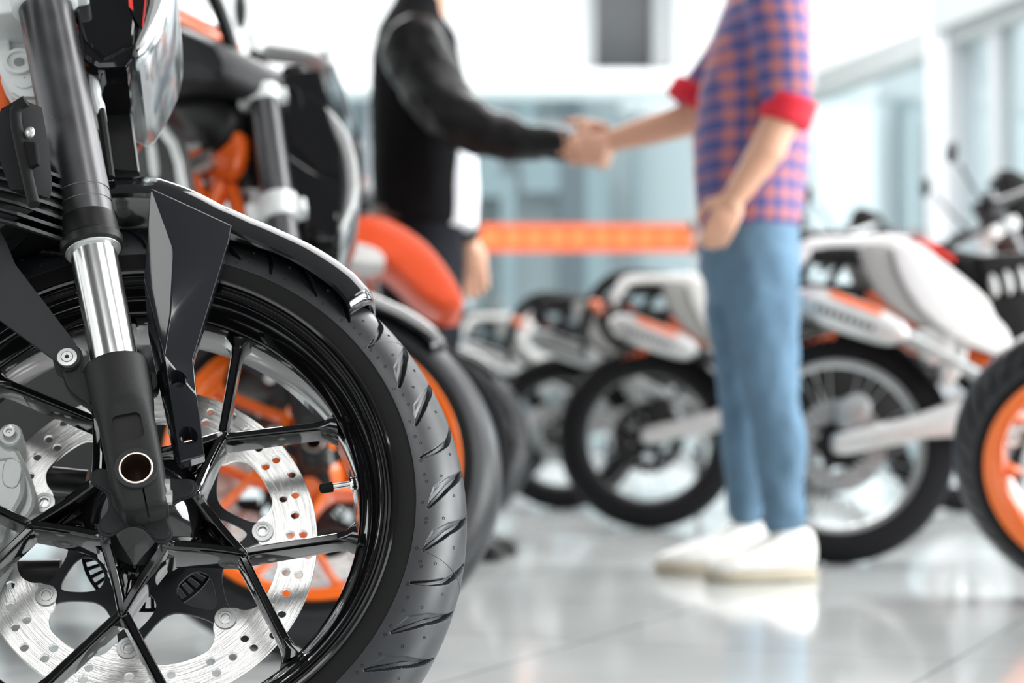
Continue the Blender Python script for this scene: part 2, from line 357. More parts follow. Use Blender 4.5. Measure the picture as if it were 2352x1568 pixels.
def rim_mesh():
    g = G(); g.lathe(RIM, 180)
    def spoke(a, sgn):
        e = a + sgn * 19.3; p0 = np.array(pol(.088, a - sgn * 1.0)); p1 = np.array(pol(.100, a + sgn * .4)); p2 = np.array(pol(.1975, e)); P = [p0]
        for t in np.linspace(0, 1, 12): P.append(p1 * (1 - t) + p2 * t)
        P = np.array(P); L = np.linspace(0, 1, len(P)); hw = .0038 + .0008 * L + .0085 * np.clip((L - .86) / .14, 0, 1) ** 2
        zf = .030 - .008 * L; zb = np.full(len(P), -.002); blade(g, P, hw, zf, zb)
    for k in range(5):
        a = NODE0 + 72 * k
        spoke(a, 1); spoke(a, -1)
        for sgn in (1, -1):                    # the two rails of the trunk, running in from the hub and meeting at the node
            C = cat([pol(.046, a + sgn * 37), pol(.052, a + sgn * 27), pol(.066, a + sgn * 13), pol(.084, a + sgn * 4.5), pol(.100, a + sgn * .3), pol(.106, a - sgn * 1.2)], 5)
            L = np.linspace(0, 1, len(C)); blade(g, C, .0038 + .0014 * (1 - L), .050 - .021 * L ** .8, np.full(len(C), -.004))
        fl = rnd([pol(.030, a + 50), pol(.055, a + 24), pol(.080, a + 6), pol(.100, a), pol(.080, a - 6), pol(.055, a - 24), pol(.030, a - 50)], 1)
        g.plate([fl], -.010, .006, .001)
        g.plate([rnd([pol(.058, a + 3.5), pol(.084, a + 2.2), pol(.084, a - 2.2), pol(.058, a - 3.5)], 1)], .004, .0095, .001)
        g.plate([rnd([pol(.036, a + 40), pol(.052, a + 20), pol(.0535, a), pol(.052, a - 20), pol(.036, a - 40)], 1)], .004, .019, .002)
    g.lathe([(.0290, .052), (.0330, .049), (.0440, .038), (.0500, .032), (.0555, .026), (.0560, -.006), (.048, -.012), (.046, -.050), (.043, -.054), (.014, -.054), (.014, .052)], 72)
    return g
def star_mesh():
    P = []
    for k in range(5):
        a = 10 + 72 * k
        P += [pol(.0300, a - 30), pol(.0335, a - 19), pol(.0440, a - 12.5), pol(.0490, a - 8.5), pol(.0515, a), pol(.0490, a + 8.5), pol(.0440, a + 12.5), pol(.0335, a + 19), pol(.0300, a + 30)]
    P = rnd(P, 2); g = G(); g.plate([P, circle((0, 0), .014)], .0525, .0565, .0012); Q = np.array(P); r = np.hypot(Q[:, 0], Q[:, 1]); Q = Q * (1 - .0030 / r)[:, None]
    g.plate([Q, circle((0, 0), .014)], .0560, .0585, .0010); g.lathe([(.027, .058), (.027, .0605), (.0245, .063), (.014, .063), (.014, .058)], 48); return g
BUT0 = 4.42
def disc_mesh(hd=.0040):
    P = []
    for k in range(7):
        b = BUT0 + k * 360 / 7
        P += [pol(.1245, b - 17), pol(.1225, b - 13), pol(.1150, b - 9), pol(.1060, b - 7.5), pol(.1010, b - 3.5), pol(.1010, b + 3.5), pol(.1060, b + 7.5), pol(.1150, b + 9), pol(.1225, b + 13), pol(.1245, b + 17), pol(.1252, b + 25.7)]
    hs = []
    for k in range(22):
        a = 2.3 + k * 360 / 22
        hs += [(.1342, a), (.1466, a), (.1410 if k % 2 == 0 else .1518, a + 360 / 44)]
    g = G(); g.plate([circle((0, 0), .1602, 220), rnd(P, 2)] + [circle(pol(r, a), hd, 18) for r, a in hs], -.0628, -.0578, .0003); return g
def carrier_mesh():
    outer = []; holes = []
    for k in range(7):
        b = BUT0 + k * 360 / 7; m = b + 180 / 7
        outer += [pol(.1045, b - 5.6), pol(.1135, b - 4.2), pol(.1155, b), pol(.1135, b + 4.2), pol(.1045, b + 5.6), pol(.0960, b + 7.5), pol(.0850, b + 13.5), pol(.0780, m - 6), pol(.0760, m), pol(.0780, m + 6), pol(.0850, m + 180 / 7 - 13.5), pol(.0960, m + 180 / 7 - 7.5)]
        holes.append(rnd([pol(.0935, b), pol(.0900, b + 3.5), pol(.0740, b + 13), pol(.0640, b + 17), pol(.0530, b + 12), pol(.0510, b), pol(.0530, b - 12), pol(.0640, b - 17), pol(.0740, b - 13), pol(.0900, b - 3.5)], 2))
    g = G(); g.plate([rnd(outer, 2), circle((0, 0), .034, 60)] + holes, -.0635, -.0585, .0006); return g
def abs_mesh():
    hs = []
    for k in range(44):
        a = k * 360 / 44; hs.append([pol(.0500, a - 2.4), pol(.0620, a - 2.4), pol(.0620, a + 2.4), pol(.0500, a + 2.4)])
    g = G(); g.plate([circle((0, 0), .0655, 120), circle((0, 0), .044, 90)] + hs, -.0760, -.0740, .0002); return g
def button_mesh(a):
    c = pol(.1078, a); g = G(); g.lathe([(.0104, -.0562), (.0100, -.0550), (.0068, -.0548), (.0066, -.0556), (.0060, -.0556), (.0058, -.0546), (.0045, -.0546), (.0042, -.0556), (.0042, -.0640), (.0102, -.0640)], 40, (c[0], c[1], 0)); return g
CACHE = {}
def cached(key, fn): 
    if key not in CACHE: CACHE[key] = fn()
    return CACHE[key]
def make_wheel(root, T, loc, rimcol='gloss_black', fine=True, carrier=True):
    """front_wheel: part of the motorcycle; tyre, valve, hub cover are its sub-parts"""
    wh = obj('front_wheel', cached('rim', rim_mesh), rimcol, root, T, 35, loc=loc, clean=True)
    def sub(name, g, m, **k):
        o = obj(name, g, m, None, T, loc=loc, **k); o.parent = wh; o.location = (0, 0, 0); return o
    sub('tyre', cached('tyre%d' % fine, lambda: tyre_mesh(fine)), ['tyre_tread', 'tyre_side'], sharp=60)
    sub('hub_cover', cached('star', star_mesh), 'hub_grey')
    if fine:
        g = G(); ax = np.array([*pol(1, 9.9), 0]); q = np.array([0, 0, .002])
        g.cyl(q + ax * .1995, q + ax * .1955, .0062, n=24, mi=2); g.cyl(q + ax * .1965, q + ax * .1925, .0052, n=6); g.cyl(q + ax * .1965, q + ax * .1940, .0060, n=32)
        P = [q + ax * x for x in np.arange(.1930, .1748, -.0003)]; g.tube(P, [.0028 + (.0004 if i % 3 == 0 else 0) for i in range(len(P))], 20)
        n = 40; R = [[tuple(q + ax * x + rr * (1 + (.05 if j % 2 else 0)) * (math.cos(j * 2 * PI / n) * np.array([0, 0, 1]) + math.sin(j * 2 * PI / n) * np.cross(ax, [0, 0, 1]))) for j in range(n)] for x, rr in ((.1765, .0044), (.1755, .0048), (.1670, .0048), (.1645, .0040), (.1636, .0020))]
        g.rings(R, mi=1); sub('valve_stem', g, ['chrome', 'grip_rubber', 'satin_black'])
    d = obj('brake_disc', cached('disc', disc_mesh), 'brushed_steel', root, T, 30, loc=loc)
    def dsub(name, g, m): o = obj(name, g, m, None, T, loc=loc); o.parent = d; o.location = (0, 0, 0); return o
    dsub('disc_carrier', cached('car', carrier_mesh), 'carrier_grey')
    dsub('sensor_ring', cached('abs', abs_mesh), 'satin_black')
    for k in range(7): dsub('disc_button', button_mesh(BUT0 + k * 360 / 7), 'silver')
    return wh

# ================================================================ front end of the black naked motorcycle
AXD = (np.array([-.10820, .49859]) - np.array([-.002, .0062])); AXD = AXD / np.linalg.norm(AXD); AXN = np.array([AXD[1], -AXD[0]])   # fork leg direction, and to its front
def leg(t, off=0, z=.095): p = np.array([-.0008, 0]) + AXD * t + AXN * off; return np.array([p[0], p[1], z])
AXH = AXD.copy()
def ty(py, s=.095): x = np.array(W(310 - .195 * (1075 - py), py, s)); return float(x @ AXH)
DELTA = np.array(W3(645, 508, .095, 1)) - np.array(W3(112, 34, .095, 0)); DELTA[2] = 0      # upper parts of the second motorcycle against the first
TM, TP = Matrix.Translation(Vector(-DELTA)), Matrix.Translation(Vector(DELTA)); T0C = [0]; DH = np.array(W3(793, 560, .07, 1)) - np.array(W3(338, 172, .07, 0)); DH[2] = 0; TMH = Matrix.Translation(Vector(-DH))
def set_axis(k):
    global AXD, AXN
    AXD = AXH if k == 0 else (lambda q: q / np.linalg.norm(q))(np.array(W(645, 508, .095, 1)) - np.array([-.0008, 0])); AXN = np.array([AXD[1], -AXD[0]])
    T0C[0] = ty(30) + .004 if k == 0 else float(np.linalg.norm(np.array(W(645, 508, .095, 1))))      # picture height -> position along the leg
def fork_leg(root, near=True, zc=.095, naked=True):
    zz = lambda z: zc + (z if near else -z)
    L = lambda t, off=0, z=0: (lambda p: np.array([p[0], p[1], zz(z)]))(leg(t, off))
    t_top = .56; t_w0 = ty(560); t_w1 = ty(500); t_ft = ty(838)
    g = G(); R = .0265
    prof = [(T0C[0] + .262, R), (ty(484), R), (ty(483), R - .0006), (ty(479), R - .0006), (ty(478), R), (ty(456), R), (ty(455), R - .0006), (ty(452), R - .0006), (ty(451), R)]
    prof = sorted(prof); prof = [(ty(545), R + .0008), (ty(500), R + .0008), (ty(490), R)] + prof[0:] if False else prof
    P = [L(t) for t, r in [(ty(548), R)] + prof]; g.tube(P, [R] + [r for t, r in prof], 64, up=[0, 0, 1]); out_tube = obj('fork_outer_tube', g, 'anodised_tube', root, TW, 20)
    g = G(); P = [(ty(578), R - .001), (ty(572), R + .0022), (ty(562), R + .0030), (ty(556), R + .0030), (ty(552), R + .0016), (ty(520), R + .0010), (ty(508), R + .0002)]
    g.tube([L(t) for t, r in P], [r for t, r in P], 64, up=[0, 0, 1]); o = obj('wiper_seal', g, 'satin_black', None, TW, 30); o.parent = out_tube
    g = G(); g.tube([L(ty(579) + d) for d in (-.0012, 0, .002)], [R - .0022, R - .0006, R - .0006], 64, up=[0, 0, 1]); o = obj('seal_ring', g, 'silver', None, TW, 30); o.parent = out_tube
    g = G(); g.tube([L(.10), L(t_w1)], [.0215, .0215], 72, up=[0, 0, 1]); obj('fork_stanchion', g, 'chrome', root, TW)
    # foot: round socket that runs down into a flat-sided axle clamp
    def ring(t, a, b, n, off=0, zo=0, m=56):
        o = []
        for j in range(m):
            q = j * 2 * PI / m; c, s_ = math.cos(q), math.sin(q); x = abs(c) ** (2 / n) * math.copysign(1, c) * a; z = abs(s_) ** (2 / n) * math.copysign(1, s_) * b
            p = leg(t, off + x); o.append((p[0], p[1], zz(z + zo)))
        return o
    S = [(.0455 - .083, .012, .012, 3.5, .003, 0), (-.036, .0185, .020, 4, .002, 0), (-.033, .0205, .0220, 5, .001, 0), (-.022, .0225, .0235, 5, .0005, 0), (-.012, .0235, .0238, 5, 0, 0), (.002, .0245, .0240, 4.5, 0, 0), (.020, .0250, .0240, 4.2, 0, 0), (.040, .0250, .0240, 4.0, 0, 0),
         (.055, .0250, .0240, 3.6, 0, 0), (.064, .0260, .0250, 3.0, 0, 0), (.072, .0275, .0275, 2.3, 0, 0), (.080, .0285, .0285, 2.02, 0, 0), (t_ft - .004, .0292, .0292, 2, 0, 0), (t_ft - .001, .0288, .0288, 2, 0, 0), (t_ft, .0270, .0270, 2, 0, 0), (t_ft, .0218, .0218, 2, 0, 0)]
    g = G(); g.rings([ring(*s_) for s_ in S]); foot = solid(obj('fork_foot', g, 'cast_black', root, TW, 40, clean=True))
    c = leg(0); A = np.array(TW)[:3, 3]
    cz = [G().cyl(A + [c[0], c[1], zz(-.05)], A + [c[0], c[1], zz(.05)], .0140, n=64)]
    q = [leg(.0410 + sy * .0075 + .0055 * math.sin(a_), sx * .0075 + .0055 * math.cos(a_))[:2] for sx, sy, a0_ in ((1, 1, 0), (-1, 1, 90), (-1, -1, 180), (1, -1, 270)) for a_ in [math.radians(a0_ + w_) for w_ in (0, 18, 36, 54, 72, 90)]]; pk = G(); pk.rings([[A + [x[0], x[1], zz(z_)] for x in q] for z_ in (.0205, .034)]); cz.append(pk)
    sl = G(); b0, b1 = leg(-.010, .0026), leg(-.048, .0026); nn = AXN * .0008; sl.rings([[A + [b0[0] + s1 * nn[0], b0[1] + s1 * nn[1], zz(z_)] if e_ == 0 else A + [b1[0] + s1 * nn[0], b1[1] + s1 * nn[1], zz(z_)] for s1, e_ in ((-1, 0), (1, 0), (1, 1), (-1, 1))] for z_ in (-.03, .035)]); cz.append(sl)
    cut(foot, cz)
    g = G(); g.lathe([(.0190, zz(.0252)), (.0185, zz(.0262)), (.0150, zz(.0262)), (.0146, zz(.0252)), (.0146, zz(.020)), (.0190, zz(.020))], 64, (c[0], c[1], 0)); o = obj('axle_collar', g, 'dark_grey', None, TW); o.parent = foot
    g = G(); g.lathe([(.0148, zz(.0263)), (.0144, zz(.0266)), (.0134, zz(.0266)), (.0130, zz(.0255)), (.0128, zz(-.05)), (.0148, zz(-.05))], 64, (c[0], c[1], 0)); o = obj('wheel_axle', g, 'copper', None, TW); o.parent = foot
    g = G(); g.cyl((c[0], c[1], zz(-.045)), (c[0], c[1], zz(-.048)), .0128, n=40); o = obj('axle_bore', g, 'bore_dark', None, TW); o.parent = foot
    if near:
        # machined pinch-bolt faces on the front of the clamp
        for t in (-.017, -.028): g = G(); p = leg(t, .0225); g.cyl((p[0] - .002, p[1], zz(.012)), (p[0] + .0035, p[1], zz(.012)), .0065, n=6); o = obj('pinch_bolt', g, 'silver', None, TW, 30); o.parent = foot
        # lug that carries the mudguard stay
        P = rnd([W(141, 838, .09), W(144, 865, .09), W(153, 893, .09), W(172, 918, .09), W(208, 940, .09), W(214, 960, .09), W(232, 900, .09), W(216, 862, .09), W(203, 858, .09), W(192, 861, .09), W(184, 845, .09), W(180, 830, .09)], 1)
        g = G(); g.plate([P], .083, .100, .003); cpt = W(156, 822, .1); g.lathe([(.0135, .083), (.0135, .102), (.0125, .103), (.001, .103), (.001, .083)], 40, (cpt[0], cpt[1], 0)); o = obj('mudguard_lug', g, 'cast_black', None, TW); o.parent = foot
        P = rnd([W(340, 850, .08), W(348, 862, .08), W(362, 866, .08), W(366, 890, .08), W(362, 905, .08), W(345, 912, .08)], 1); g = G(); g.plate([P], .072, .092, .003); o = obj('mudguard_lug', g, 'cast_black', None, TW); o.parent = foot
    return out_tube
def mudguard(root):
    """glossy black front mudguard: arched shell, near side panel with drilled strut, rear stay"""
    th = [40, 43.0, 46, 50, 54, 60, 66, 72, 78, 84, 90, 97, 104, 112, 120, 130, 140, 150]
    Rc = [.300, .3095, .3128, .3165, .3175, .3185, .319, .3215, .328, .341, .352, .354, .350, .343, .335, .330, .328, .327]
    R = []
    tt = np.concatenate([44.2 + 5 * np.linspace(0, 1, 16) ** 1.8, np.linspace(50, 150, 110)])
    for i, a in enumerate(tt):
        c = np.interp(a, th, Rc) - .004; k = .86 + .14 * math.sqrt(1 - (1 - max(0, min(1, (a - 44.2) / 2.5))) ** 2); wd = .069 * k; hump = np.interp(a, [66, 90, 150], [0, .012, .012])
        sec = [(-1.0, -.038), (-.93, -.021), (-.80, -.010), (-.5, -.003), (0, 0), (.5, -.003), (.80, -.010), (.93, -.021), (1.0, -.038)]
        drop = .6 + .4 * k; ss = np.linspace(-1, 1, 25); sec = [(x, float(np.interp(abs(x), [0, .3, .5, .7, .8, .88, .94, 1], [0, -.0009, -.003, -.0068, -.0105, -.0165, -.0240, -.037]))) for x in ss]
        o = [(c + q * drop, s * wd) for s, q in sec]; inn = [(r_ - .0035, s * .955) for r_, s in reversed(o)]; tuck = .004 * (1 - max(0, min(1, (a - 44.2) / 2.2))) ** 2; o = [(r_ - tuck * .8, s) for r_, s in o]; inn = [(r_ + tuck * .1 - tuck * .8, s) for r_, s in inn]
        o[-1] = (o[-1][0] - .001, o[-1][1]); R.append([(r_ * math.cos(math.radians(a)), r_ * math.sin(math.radians(a)), s) for r_, s in o + inn])
    g = G(); g.rings(R, caps=False); m_ = len(R[0])
    for base_ in (0, (len(R) - 1) * m_):
        for j in range(m_ // 2 - 1): g.f.append((base_ + j, base_ + j + 1, base_ + m_ - 2 - j, base_ + m_ - 1 - j)); g.mi.append(0)
    shell = obj('mudguard', g, 'gloss_black', root, TW, 55, clean=True)
    # side panel with the strut: faceted solid
    pts = {'A': (346, 431, .074), 'B': (532, 517, .069), 'B2': (524, 560, .073), 'C': (444, 824, .092), 'D': (391, 723, .101), 'E': (330, 638, .090), 'G': (470, 1045, .100), 'H': (414, 1062, .104), 'I': (377, 815, .106), 'K': (341, 770, .084), 'Lx': (398, 1040, .088), 'M': (452, 905, .101)}
    V = {k: np.array(W3(*v)) for k, v in pts.items()}
    g = G(); names = list(V); front = [V[k] for k in names]; back = [V[k] - np.array([0, 0, .014 if k not in 'AB' else .006]) for k in names]
    for k in ('G', 'H', 'Lx'): back[names.index(k)] = V[k] - np.array([0, 0, .016])
    pc = (V['A'] + V['B'] + V['D'] + V['E']) / 4 + np.array([0, 0, .0030]); names.append('P'); front.append(pc); back.append(pc - np.array([0, 0, .014])); V['P'] = pc
    ix = {k: i for i, k in enumerate(names)}; n = len(names); F = []
    tri = [('A', 'E', 'P'), ('E', 'D', 'P'), ('D', 'B', 'P'), ('B', 'A', 'P'), ('B', 'D', 'B2'), ('B2', 'D', 'C'), ('E', 'K', 'I'), ('E', 'I', 'D'), ('D', 'I', 'C'), ('K', 'Lx', 'I'), ('I', 'Lx', 'H'), ('I', 'H', 'M'), ('I', 'M', 'C'), ('H', 'G', 'M')]
    loop = ['A', 'E', 'K', 'Lx', 'H', 'G', 'M', 'C', 'B2', 'B']
    for a, b, c in tri: F.append((ix[a], ix[b], ix[c])); F.append((ix[c] + n, ix[b] + n, ix[a] + n))
    for i, a in enumerate(loop): b = loop[(i + 1) % len(loop)]; F.append((ix[b], ix[a], ix[a] + n, ix[b] + n))
    g.add(front + back, F); pn = obj('side_panel', g, 'panel_black', None, TW, 12, clean=True); pn.parent = root
    pn.modifiers.new('s', 'BEVEL').width = .0012; pn.modifiers['s'].segments = 3; pn.modifiers['s'].limit_method = 'ANGLE'; pn.modifiers['s'].angle_limit = math.radians(12)
    A = np.array(TW)[:3, 3]; cs = []
    for (px, py) in ((409, 873), (433, 1001)):
        p = np.array(W3(px, py, .102)) + A; dv = np.array([-.10, .42, 1.]); cs.append(G().cyl(p - dv * .03, p + dv * .03, .0082, n=48))
    cut(pn, cs); pn.parent = shell; pn.name = 'side_panel'
    for f_ in pn.data.polygons: f_.use_smooth = True
    pn.data.set_sharp_from_angle(angle=math.radians(11.5))
    g = G()
    for (px, py) in ((409, 873), (433, 1001)):
        p = np.array(W3(px, py, .102)); dv = np.array([-.10, .42, 1.]); dv /= np.linalg.norm(dv); g.tube([p - dv * .0135 , p + dv * .0005], [.0084, .0084], 40, caps=False)
    # rear part: the edge above the wheel and the flat matt stay down to the lug
    g = G(); P = [W(-70, 575, .078), W(0, 552, .078), W(20, 580, .078), W(44, 640, .078), W(176, 800, .095), W(186, 822, .1), W(184, 838, .1), W(170, 850, .1), W(152, 852, .1), W(128, 836, .098), W(0, 757, .082), W(-70, 718, .08)]
    hole = circle(W(154, 820, .103), .0055, 24); g.plate([P, hole], .1025, .1060, .0008); st = obj('mudguard_stay', g, 'dark_grey', None, TW, 25)
    st.parent = shell
    g = G(); P = [W(130, 468, .074), W(60, 500, .074), W(0, 535, .074), W(-70, 580, .074), W(-70, 620, .074), W(0, 622, .076), W(14, 588, .075), W(60, 545, .074), W(130, 492, .074)]
    g.plate([P], .070, .075, .001); o = obj('side_edge', g, 'panel_black', None, TW, 25); o.parent = shell
    c = W(154, 820, .107); g = G(); g.lathe([(.0092, .1062), (.0088, .1078), (.0056, .1080), (.0052, .1072), (.0048, .1086), (.0001, .1086), (.0001, .1062)], 48, (c[0], c[1], 0))
    st6 = []
    for i in range(12): r_ = .0024 if i % 2 else .0016; st6.append((c[0] + r_ * math.cos(i * PI / 6), c[1] + r_ * math.sin(i * PI / 6)))
    g.plate([st6], .1080, .10885, .0001, mi=1); o = obj('stay_screw', g, ['silver', 'satin_black'], None, TW, 30); o.parent = shell
    return shell
def caliper(root):
    s = -.02; w_ = lambda x, y: W(x, y, s)
    g = G(); P = [w_(-110, 960), w_(-20, 985), w_(30, 1010), w_(48, 1040), w_(62, 1070), w_(78, 1110), w_(84, 1150), w_(70, 1180), w_(50, 1195), w_(44, 1222), w_(40, 1252), w_(10, 1300), w_(-30, 1370), w_(-130, 1390), w_(-160, 1200)]
    g.plate([rnd(P, 1)], -.053, -.024, .004); P = [w_(-60, 1075), w_(20, 1050), w_(48, 1062), w_(60, 1100), w_(62, 1140), w_(44, 1175), w_(22, 1210), w_(10, 1260), w_(-60, 1290)]
    g.plate([rnd(P, 1)], -.026, -.012, .005); P = [w_(12, 1066), w_(30, 1060), w_(44, 1066), w_(54, 1078), w_(50, 1110), w_(38, 1130), w_(14, 1126), w_(6, 1106)]; g.plate([rnd(P, 1)], -.013, -.0105, .001)
    c = w_(24, 1002); g.lathe([(.0115, -.05), (.0115, -.017), (.0100, -.0155), (.001, -.0155), (.001, -.05)], 32, (c[0], c[1], 0))
    cp = obj('brake_caliper', g, 'cast_silver', root, TW, 35)
    g = G(); g.lathe([(.0062, -.0155), (.0062, -.009), (.0054, -.008), (.0030, -.008), (.0028, -.0105), (.0005, -.0105), (.0005, -.0155)], 32, (c[0], c[1], 0)); o = obj('caliper_bolt', g, 'silver', None, TW); o.parent = cp
    for a, b, r_ in ((W3(100, 1098, -.085), W3(200, 1108, -.085), .0125), (W3(30, 1320, -.09), W3(140, 1318, -.09), .0145)): g = G(); g.cyl(a, b, r_, n=32); o = obj('brake_hose_boss', g, 'satin_black', None, TW, 30); o.parent = cp
    return cp
def headlight(root, TW, TD=None):
    k = 1; q = lambda x, y, s=.07: W(x, y, s, k)
    zc = lambda px, py: q(240 + px / 2.53, py / 2.53)
    g = G(); P = [zc(985, 560), zc(1010, 490), zc(1120, 440), zc(1250, 430), zc(1300, 600), zc(1380, 800), zc(1395, 1080), zc(1385, 1330), zc(1330, 1420), zc(1230, 1425), zc(1165, 1385), zc(1150, 1250), zc(1040, 1010), zc(1000, 760)]
    g.plate([P], -.085, .085, .006); P2 = [zc(1010, 640), zc(1180, 560), zc(1275, 640), zc(1350, 850), zc(1365, 1060), zc(1200, 990), zc(1080, 880)]; g.plate([P2], .083, .089, .003); g.plate([P2], -.089, -.083, .003)
    P3 = [zc(1020, 900), zc(1180, 1010), zc(1360, 1120), zc(1350, 1340), zc(1250, 1400), zc(1180, 1330)]; g.plate([P3], .083, .087, .003)
    h = obj('headlight_mask', g, 'gloss_black', root, TW, 28)
    g = G(); P = [zc(1262, 618), zc(1295, 640), zc(1375, 730), zc(1455, 880), zc(1492, 1080), zc(1482, 1200), zc(1445, 1300), zc(1385, 1405), zc(1335, 1385), zc(1362, 1200), zc(1368, 1050), zc(1345, 850)]
    g.plate([rnd(P, 1)], -.080, .088, .012); o = obj('headlight_lens', g, 'lens_clear', None, TW, 30); o.parent = h
    g = G(); P = [zc(1268, 640), zc(1310, 672), zc(1395, 770), zc(1452, 900), zc(1478, 1080), zc(1465, 1200), zc(1425, 1300), zc(1380, 1385), zc(1345, 1375), zc(1392, 1240), zc(1404, 1080), zc(1378, 920), zc(1320, 780)]
    g.plate([rnd(P, 1)], -.090, .093, .006); o = obj('lens_bright_streak', g, 'silver', None, TW, 30); o.parent = h  # silver strip added as the bright streak in the headlight glass
    g = G(); P = [zc(1275, 400), zc(1330, 370), zc(1400, 540), zc(1448, 700), zc(1400, 690), zc(1330, 560)]; g.plate([P], -.06, .075, .004)
    o = obj('fly_screen', g, 'lens_clear', None, TW, 30); o.parent = h
    g = G(); P = [W(297, 0, .09), W(337, -30, .09), W(340, 0, .09), W(329, 70, .09), W(322, 66, .09), W(296, 25, .09)]; g.plate([[W(294, -40, .09), W(344, -40, .09), W(340, 0, .09), W(327, 73, .09), W(298, 22, .09)]], .0895, .0905, .0003, mi=1)
    g.plate([[W(294, -20, .092), W(303, -20, .092), W(306, 24, .092), W(296, 14, .092)]], .0905, .0913, .0002); g.plate([[W(334, -20, .092), W(338, -20, .092), W(329, 66, .092), W(326, 58, .092)]], .0905, .0913, .0002)
    if TD is not None: o = obj('headlight_decal', g, ['red_mark', 'gloss_black'], None, TD); o.parent = h
    return h
def clamps(root):
    g = G()
    def ring_clamp(t0, t1, r, z):
        a, b = leg(t0, 0, z), leg(t1, 0, z); g.tube([a, a * .93 + b * .07, a * .07 + b * .93, b], [r - .002, r, r, r - .002], 48, up=[0, 0, 1])
    t0 = T0C[0]
    for z in (.095, -.095): ring_clamp(t0, t0 + .045, .0325, z)
    p, q2 = leg(t0 + .022, -.01, .1), leg(t0 + .022, -.01, -.1); d = np.array([AXD[0], AXD[1], 0]); n = np.array([AXN[0], AXN[1], 0])
    R = np.stack([n, d, [0, 0, 1]], 1); g.box((leg(t0 + .022, -.028, 0)), (.026, .018, .095), R)
    pb = leg(t0 + .016, .034, .100); g.box(pb, (.010, .0125, .018), R); pb = leg(t0 + .016, .034, -.1); g.box(pb, (.010, .0125, .018), R)
    lc = obj('lower_fork_clamp', g, 'white_cast', root, TW, 35, bevel=.004, seg=3)
    g = G(); t1 = t0 + .225
    for z in (.095, -.095): ring_clamp(t1, t1 + .03, .031, z)
    g.box(leg(t1 + .012, -.02, 0), (.022, .012, .095), R); g.box(leg(t1 + .012, .028, .095), (.012, .010, .018), R)
    for z in (.04, -.04): g.box(leg(t1 + .04, -.03, z), (.014, .026, .014), R)
    uc = obj('upper_fork_clamp', g, 'white_cast', root, TW, 35, bevel=.004, seg=3)
    g = G(); g.cyl(leg(t0 - .01, -.045, 0), leg(t1 + .03, -.045, 0), .024, n=32); g.cyl(leg(t1 + .03, -.045, 0), leg(t1 + .045, -.045, 0), .016, n=6); o = obj('steering_stem', g, 'silver_dark', None, TW); o.parent = uc
    # handlebar, levers, mirrors, instruments
    hb = []
    for z, u_, v_ in ((-.38, -.13, .13), (-.28, -.095, .13), (-.15, -.045, .10), (-.06, -.02, 0), (.06, -.02, 0), (.15, -.045, .10), (.28, -.095, .13), (.38, -.13, .13)):
        p = leg(t1 + .066 + v_, -.012 + u_, z); hb.append(p)
    g = G(); g.tube(cat(hb, 5), .0125, 16); bar = obj('handlebar', g, 'satin_black', root, TW)
    for sgn in (1, -1):
        a, b = np.array(hb[-1 if sgn > 0 else 0]), np.array(hb[-2 if sgn > 0 else 1]); g = G(); g.tube([a + (a - b) * .25, a, a + (b - a) * 1.0], [.018, .0175, .0165], 20); o = obj('handgrip', g, 'grip_rubber', None, TW); o.parent = bar
        c = b * .75 + a * .25; g = G(); g.box(c + [0, 0, 0], (.02, .018, .022)); g.tube([c + [.02, 0, 0], c + [.06, -.004, sgn * .02], c + [.055, 0, sgn * .13]], [.007, .006, .005], 10); g.ell(c + [.02, .03, -.01 * sgn], (.024, .018, .028)); o = obj('brake_lever' if sgn > 0 else 'clutch_lever', g, 'silver_dark', None, TW); o.parent = bar
        g = G(); g.tube(cat([c, c + [-.01, .07, sgn * .01], c + [.01, .13, sgn * .05], c + [0, .17, sgn * .06]], 4), .005, 8); g.ell(c + np.array([-.01, .20, sgn * .08]), (.018, .04, .065)); o = obj('mirror', g, 'satin_black', None, TW); o.parent = bar
    g = G(); c = leg(t1 + .05, .06, 0); g.box(c, (.02, .045, .07), R); g.box(leg(t1 + .02, .05, 0), (.03, .008, .03), R); o = obj('instrument_panel', g, 'satin_black', root, TW, bevel=.008)
    g = G(); hs = [[leg(t1 + .06, .02, .07), leg(t1 + .02, .06, .09), leg(t1 - .06, .05, .07), leg(t1 - .15, .036, .05), leg(.42, .034, .06), leg(.33, .030, .066)], [leg(t1 + .07, .0, -.07), leg(t1 + .0, .07, -.05), leg(t1 - .08, .06, -.03), leg(t1 - .2, .05, -.04)], [leg(t1 + .06, -.03, .05), leg(t1, -.10, .05), leg(t1 - .12, -.11, .02), leg(t1 - .2, -.12, 0)]]
    for h in hs: g = G(); g.tube(cat(h, 6), .0045, 8); o = obj('control_cable', g, 'grip_rubber', root, TW)
    # white hose guide beside the fork
    g = G(); P = [W(207, 160, .05), W(216, 168, .05), W(233, 212, .05), W(236, 240, .05), W(244, 255, .05), W(240, 275, .05), W(223, 284, .05), W(212, 250, .05), W(205, 200, .05)]; g.plate([rnd(P, 1)], .03, .065, .004); o = obj('hose_guide', g, 'white_cast', root, TW, 30)
    for z in (.095, -.095):
        g = G(); a = leg(t1 + .03, 0, z); b = leg(t1 + .037, 0, z); g.cyl(a, b, .020, n=6); g.cyl(b, leg(t1 + .043, 0, z), .010, n=24); o = obj('fork_cap', g, 'orange', root, TW)
    return lc
